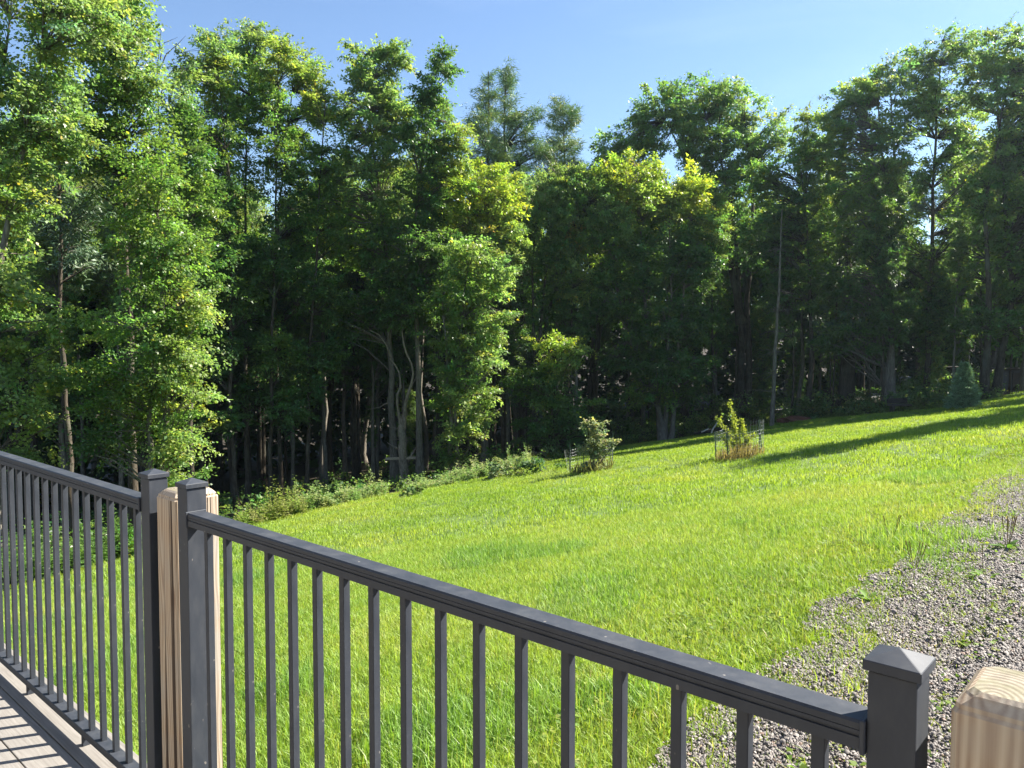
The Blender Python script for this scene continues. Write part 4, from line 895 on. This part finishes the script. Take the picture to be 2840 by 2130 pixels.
for i, (px, py, lab, c) in enumerate(((1280, 1020, 'dry weeds round the foot of the bushy sapling in the left cage', (.18, .17, .07)), (1598, 992, 'brownish dry grass filling the bottom of the right cage', (.25, .19, .09)))):
    q = gp(px, py); g = np.random.default_rng(90 + i); n = 420; a = g.uniform(0, 6.28, n); r = .66 * np.sqrt(g.random(n)); P = np.stack([q[0] + r * np.cos(a), q[1] + r * np.sin(a)], 1)
    z = G(P[:, 0], P[:, 1]); A = np.stack([g.normal(0, .35, n), g.normal(0, .35, n), np.ones(n)], 1)
    v, f = leaf_quads(np.c_[P, z], A, g.normal(0, 1, (n, 3)), g.uniform(.18, .5, n), .035); tag(obj('cage_weeds', np_mesh('cage_weeds', v, f, M['weed'], np.repeat(np.array(c)[None] * g.uniform(.6, 1.3, (n, 1)), 4, 0))), lab, 'dry grass', kind='stuff')

def wire_cage(label, px, py, stakes, panels, H, r):
    q = gp(px, py); root = empty('wire_cage', q); tag(root, label, 'wire cage', 'wire cages round young trees')
    def wp(a, t=0): return np.array([r * math.cos(a) * (1 + t), r * math.sin(a) * (1 + t)])
    for a0, a1, tilt, h in panels:
        aa = np.linspace(a0, a1, max(3, int((a1 - a0) * r / .085))); tb = []
        for a in aa:
            p0 = wp(a); p1 = wp(a, tilt); z0 = float(G(q[0] + p0[0], q[1] + p0[1]) - q[2]); tb.append((np.array([(*p0, z0), (*p1, z0 + h)]), [.0017, .0017]))
        for zz in np.arange(.05, h + .01, .10):
            ln = [];
            for a in aa:
                p0 = wp(a, tilt * zz / h); z0 = float(G(q[0] + p0[0], q[1] + p0[1]) - q[2]); ln.append((*p0, z0 + zz))
            tb.append((np.array(ln), np.full(len(ln), .0017)))
        V, F = tubes(tb, 3); tag(obj('wire_mesh', np_mesh('wire_mesh', V, F, M['wire']), root), kind='stuff')
    for a, lean, h in stakes:
        p0 = wp(a, .04); z0 = float(G(q[0] + p0[0], q[1] + p0[1]) - q[2])
        V, F = tubes([(np.array([(p0[0], p0[1], z0 - .1), (p0[0] + lean * .5, p0[1], z0 + h * .5), (p0[0] + lean, p0[1], z0 + h)]), [.014, .014, .014])], 4); obj('stake', np_mesh('stake', V, F, M['stake']), root)
wire_cage('round wire cage with dark green stakes holding the round bushy sapling', 1275, 1016, [(3.6, -.02, .95), (4.35, -.03, 1.0), (5.6, 0, 1.05), (.15, 0, 1.15), (2.6, 0, 1.0)], [(2.7, 3.9, .18, .8), (3.9, 5.5, .02, .75), (-.75, .9, 0, .95), (.9, 2.7, 0, .8)], .9, .74)
wire_cage('leaning wire cage with dark green stakes holding the spiky sapling', 1597, 990, [(3.3, -.06, .9), (4.0, -.08, .85), (5.6, -.15, 1.0), (.3, -.05, 1.0), (1.8, 0, .9)], [(2.6, 4.0, .06, .85), (-.8, .8, -.02, 1.0), (.8, 2.6, 0, .85), (4.0, 5.45, .02, .8)], .9, .66)

# young spruce on the upper lawn
def spruce(label, px, py, topy, halfw, seed):
    q = gp(px, py); Z = q[1]; g = np.random.default_rng(seed); H = at(px, topy, Z)[2] - q[2]; Rr = halfw * Z / FPX; V, F, C, tb = [], [], [], []; b = 0
    tb.append((np.array([(0, 0, -.1), (0, 0, H * .5), (0, 0, H)]), [.07, .04, .006]))
    for zf in np.linspace(.03, .93, 19):
        nb = int(12 - 6 * zf); a0 = g.uniform(0, 6.28)
        for j in range(nb):
            a = a0 + j * 6.28 / nb + g.normal(0, .15); L = Rr * (1 - zf) ** 1.05 * g.uniform(.75, 1.15) + .06; s = np.array([0, 0, zf * H * .93 + .12]); d = np.array([math.cos(a), math.sin(a), -.12 + .75 * zf])
            e = s + d * L; tb.append((np.array([s, (s + e) / 2 - np.array([0, 0, .06 * L]), e]), [.012, .008, .003])); m_ = int(36 + L * 170)
            t = g.uniform(.1, 1.03, m_) ** .8; P = s + d * L * t[:, None]; sd = np.array([-math.sin(a), math.cos(a), 0]); P = P + sd * (g.normal(0, .20, m_) * L * (1.1 - t))[:, None] + np.array([0, 0, 1]) * g.normal(0, .015, (m_, 1))
            A = d + sd * g.normal(0, .8, (m_, 1)) + g.normal(0, .35, (m_, 3)); v, f = leaf_quads(P, A, g.normal(0, 1, (m_, 3)), g.uniform(.08, .16, m_), .11); V.append(v); F.append(f + b); b += len(v)
            C.append(np.repeat(np.array((.20, .31, .17))[None] * g.uniform(.6, 1.4, (m_, 1)), 4, 0))
    root = empty('young_spruce', q); tag(root, label, 'spruce')
    V1, F1 = tubes(tb[:1], 7); t = obj('trunk', np_mesh('trunk', V1, F1, M['bark']), root); V1, F1 = tubes(tb[1:], 3); tag(obj('branches', np_mesh('branches', V1, F1, M['bark']), t), kind='stuff')
    obj('crown', np_mesh('crown', np.concatenate(V), np.concatenate(F), M['needle'], np.concatenate(C)), root)
spruce('small cone-shaped young spruce standing on the upper lawn at the right', 2081, 884, 780, 32, 5)

# ------------------------------------------------------------------ things among the trees
def placed_box(name, label, cat, px, py, Z, parts, rz=0):
    X = (px - 1106) / FPX * Z; root = empty(name, (X, Z, float(G(X, Z))), rz); tag(root, label, cat)
    for nm, b, mat, bev in parts: obj(nm, MB().box(*b).mesh(nm, M[mat], bev), root)
    return root
placed_box('log_bench', 'low dark timber bench beside the double grey trunk on the lawn edge', 'bench', 1945, 897, tl(1945) + .3,
           [('seat', (-.52, .52, -.2, .2, .30, .40), 'brown', .02), ('backrest', (-.52, .52, .16, .22, .42, .66), 'brown', .015), ('leg', (-.42, -.32, -.15, .15, -.1, .30), 'brown', .01), ('leg', (.32, .42, -.15, .15, -.1, .30), 'brown', .01)], R(8))
sh = placed_box('shed', 'grey boarded shed half hidden behind the trunks at the far right', 'shed', 2150, 840, 47, [('roof', (-2.3, 2.3, -1.4, 1.4, 1.65, 1.77), 'dark_log', .02), ('back_wall', (-2, 2, 1.1, 1.16, -.4, 1.65), 'shed', 0), ('door', (.3, 1.15, -1.19, -1.158, -.2, 1.5), 'brown', .01)])
for i in range(22): obj('board', MB().box(-2 + i * .182, -2 + i * .182 + .176, -1.156, -1.13, -.4, 1.65).mesh('board', M['shed'], .004), sh)
placed_box('hunting_blind', 'tall dark boxy hut behind the young spruce', 'hut', 2047, 850, 44, [('wall', (-.75, .75, -.7, .7, -.3, 1.75), 'brown', .02), ('roof', (-.85, .85, -.8, .8, 1.77, 1.86), 'dark_log', .02), ('door', (-.3, .4, -.73, -.705, -.2, 1.55), 'dark_log', .005)], R(6))
# rust-brown mound
def lump(name, label, cat, px, Z, size, mat, seed):
    X = (px - 1106) / FPX * Z; g = np.random.default_rng(seed); bm = bmesh.new(); bmesh.ops.create_icosphere(bm, subdivisions=3, radius=1)
    for v in bm.verts:
        nz = vnoise(np.array([v.co.x * 2 + v.co.z]), np.array([v.co.y * 2]), 1.0, seed)[0] - .5; s = 1 + nz * .5
        v.co = Vector((v.co.x * size[0] * s, v.co.y * size[1] * s, max(v.co.z, -.3) * size[2] * s))
    me = bpy.data.meshes.new(name); bm.to_mesh(me); bm.free(); me.materials.append(M[mat]); o = obj(name, me, None, (X, Z, float(G(X, Z)) + .02)); tag(o, label, cat); return o
lump('earth_mound', 'low rust-brown mound on the lawn edge right of the bare dead conifer', 'mound', 1722, tl(1722) - .2, (.95, .6, .32), 'rust', 3)
# pile of peeled branches
Zb = tl(1545) - .3; Xb = (1545 - 1106) / FPX * Zb; root = empty('branch_pile', (Xb, Zb, float(G(Xb, Zb)))); tag(root, 'pile of dark logs with a white peeled branch sticking up, behind the right wire cage', 'branch pile')
for (a, b_, r, mt) in (((-.9, 0, .05), (.5, .2, .32), .09, 'dark_log'), ((-.5, .3, .05), (.9, .1, .2), .10, 'dark_log'), ((-.2, -.1, .05), (.12, -.05, .62), .045, 'white_wood'), ((-.75, -.2, .1), (-.35, -.1, .3), .04, 'white_wood'), ((.2, -.2, .06), (.55, -.1, .3), .05, 'white_wood'), ((-1.1, .1, .02), (-.3, -.1, .12), .06, 'dark_log')):
    V, F = tubes([(resample(np.array([a, b_]), 5) + rng.normal(0, .015, (5, 3)), np.linspace(r, r * .7, 5))], 7); obj('log', np_mesh('log', V, F, M[mt], smooth=True), root)
# plank nailed across the trunks by the snag
c = at(866, 990, 36.1); root = obj('plank', MB().box(-.75, .75, -.02, .02, -.06, .06).mesh('plank', M['plank'], .006), None, c); root.rotation_euler = (0, R(-2), 0); tag(root, 'pale weathered plank fixed across the trunks beside the dead snag', 'plank')
c = at(1180, 968, 40); q = (c[0], c[1], float(G(c[0], c[1])))
root = empty('picnic_table', q); tag(root, 'brown wooden table in deep shade behind the left wire cage', 'table')
for nm, b in (('tabletop', (-.9, .9, -.35, .35, .70, .75)), ('bench_seat', (-.9, .9, -.75, -.5, .42, .46)), ('leg', (-.7, -.6, -.3, .3, -.2, .70)), ('leg', (.6, .7, -.3, .3, -.2, .70)), ('brace', (-.72, .72, -.72, -.66, .34, .42))): obj(nm, MB().box(*b).mesh(nm, M['plank'], .006), root)
# glimpse of a road beyond the wood on the right
x = np.linspace(18, 62, 30); X = np.stack([x, x]); Y = np.stack([np.full(30, 53.), np.full(30, 57.)]) + .12 * (x - 30)
tag(sheet('road', X, Y, .05, M['tarmac']), kind='structure', label='pale road glimpsed through the trunks at the far right', cat='road')

# ------------------------------------------------------------------ broad-leaved weeds on the gravel edge
def rosette(name, label, px, py, n, L, col, seed, spikes=0, wide=.10):
    q = gp(px, py); q[2] += .045; g = np.random.default_rng(seed); a = np.linspace(0, 6.28, n, endpoint=False) + g.normal(0, .25, n); l = L * g.uniform(.65, 1.15, n); el = g.uniform(.35, 1.05, n)
    root = empty(name, q); tag(root, label, 'weed', 'broad-leaved weeds on the gravel')
    for i in range(n):
        d = np.array([math.cos(a[i]), math.sin(a[i]), math.tan(el[i])]); d /= np.linalg.norm(d); s = np.array([-math.sin(a[i]), math.cos(a[i]), 0]); up = np.cross(d, s)
        V = []
        for t, w in ((0, .12), (.25, .5), (.5, 1), (.78, .75), (1, .05)):
            cc = d * l[i] * t + np.array([0, 0, -.45 * l[i] * t * t]); V += [cc + s * w * l[i] * wide, cc - up * .03 * l[i] * w, cc - s * w * l[i] * wide]
        F = [(k * 3 + j, k * 3 + j + 1, k * 3 + j + 4, k * 3 + j + 3) for k in range(4) for j in range(2)]
        obj('leaf', np_mesh('leaf', np.array(V), F, M['weed'], np.repeat(np.array(col)[None] * g.uniform(.75, 1.2), 15, 0), smooth=True), root)
    for i in range(spikes):
        e = g.normal(0, .25, 2); V, F = tubes([(np.array([(0, 0, 0), (e[0] * L * .6, e[1] * L * .6, L * .8), (e[0] * L, e[1] * L, L * 1.5)]), [.002, .002, .0045])], 4)
        obj('flower_spike', np_mesh('flower_spike', V, F, M['weed'], np.full((len(V), 3), (.16, .12, .05))), root)
rosette('plantain', 'large plantain rosette alone on the gravel edge right of the lawn', 1878, 1318, 19, .19, (.14, .24, .04), 1)
rosette('plantain', 'plantain with upright brown seed spikes at the upper right of the gravel', 2175, 1205, 15, .20, (.09, .17, .03), 2, 7)
rosette('plantain', 'plantain with seed spikes in the weedy verge, left of the gravel', 1975, 1250, 9, .17, (.12, .2, .04), 3, 5)
rosette('plantain', 'flat bright green rosette in the middle of the gravel', 2125, 1268, 14, .17, (.16, .27, .05), 4, 1)
rosette('plantain', 'small weed on the gravel just above the right-hand capped post', 2060, 1488, 7, .09, (.17, .28, .05), 5)
rosette('plantain', 'tiny weed on the gravel above the bottom right timber post', 2180, 1345, 7, .09, (.17, .28, .05), 6)
rosette('plantain', 'weed rosette at the ragged grass edge left of the large plantain', 1770, 1345, 9, .15, (.12, .22, .04), 7)
rosette('plantain', 'dark leafy weed in the verge above the large plantain', 1925, 1180, 9, .18, (.09, .18, .03), 8, 3)
# small clover-like plants through the verge
g = np.random.default_rng(99); n = 7000
x, y, pp = polar_points(n * 3, 2.6, 16, 1150, 2350); gd = gdist(x, y); k = (gd > -1.3) & (gd < 1.2 + 2.2 * vnoise(x, y, .5, 41)) & (vnoise(x, y, 1.6, 42) > .33 + np.clip(gd, 0, 3) * .16); x, y = x[k][:n], y[k][:n]; n = len(x)
P = np.stack([x, y, G(x, y) + .05 + g.random(n) * .03], 1); A = g.normal(0, 1, (n, 3)); A[:, 2] = np.abs(A[:, 2]) * .25; N = g.normal(0, .35, (n, 3)) + np.array([0, 0, 1])
P = np.repeat(P, 3, 0) + g.normal(0, .02, (n * 3, 3)) * np.array([1, 1, .3]); a = g.uniform(0, 6.28, n * 3); A = np.stack([np.cos(a), np.sin(a), g.uniform(-.1, .5, n * 3)], 1); N = np.repeat(N, 3, 0)
v, f = leaf_quads(P, A, unit(N), g.uniform(.018, .05, n * 3), .32); c = np.array([(.17, .25, .04), (.22, .25, .05), (.12, .2, .035)])[g.integers(0, 3, n * 3)] * g.uniform(.7, 1.25, (n * 3, 1))
tag(obj('verge_weeds', np_mesh('verge_weeds', v, f, M['weed'], np.repeat(c, 4, 0))), 'small leafy weeds mixed into the ragged verge of the gravel', 'weeds', kind='stuff')

# ------------------------------------------------------------------ volume box added to imitate sun glare in the lens
veil = MB().box(-232, 252, -122, 262, -22, 40).mesh('glare_veil', None)
m, nt, out = new_mat('glare_veil'); veil.materials.append(m)
pv = nd(nt, 'ShaderNodeVolumePrincipled'); pv.inputs['Density'].default_value = .00028; pv.inputs['Color'].default_value = (.66, .83, 1, 1); pv.inputs['Anisotropy'].default_value = .65
nt.links.new(pv.outputs[0], out.inputs['Volume'])
tag(obj('glare_veil', veil), 'thin scattering volume added to imitate sun glare', 'glare_veil', kind='stuff')
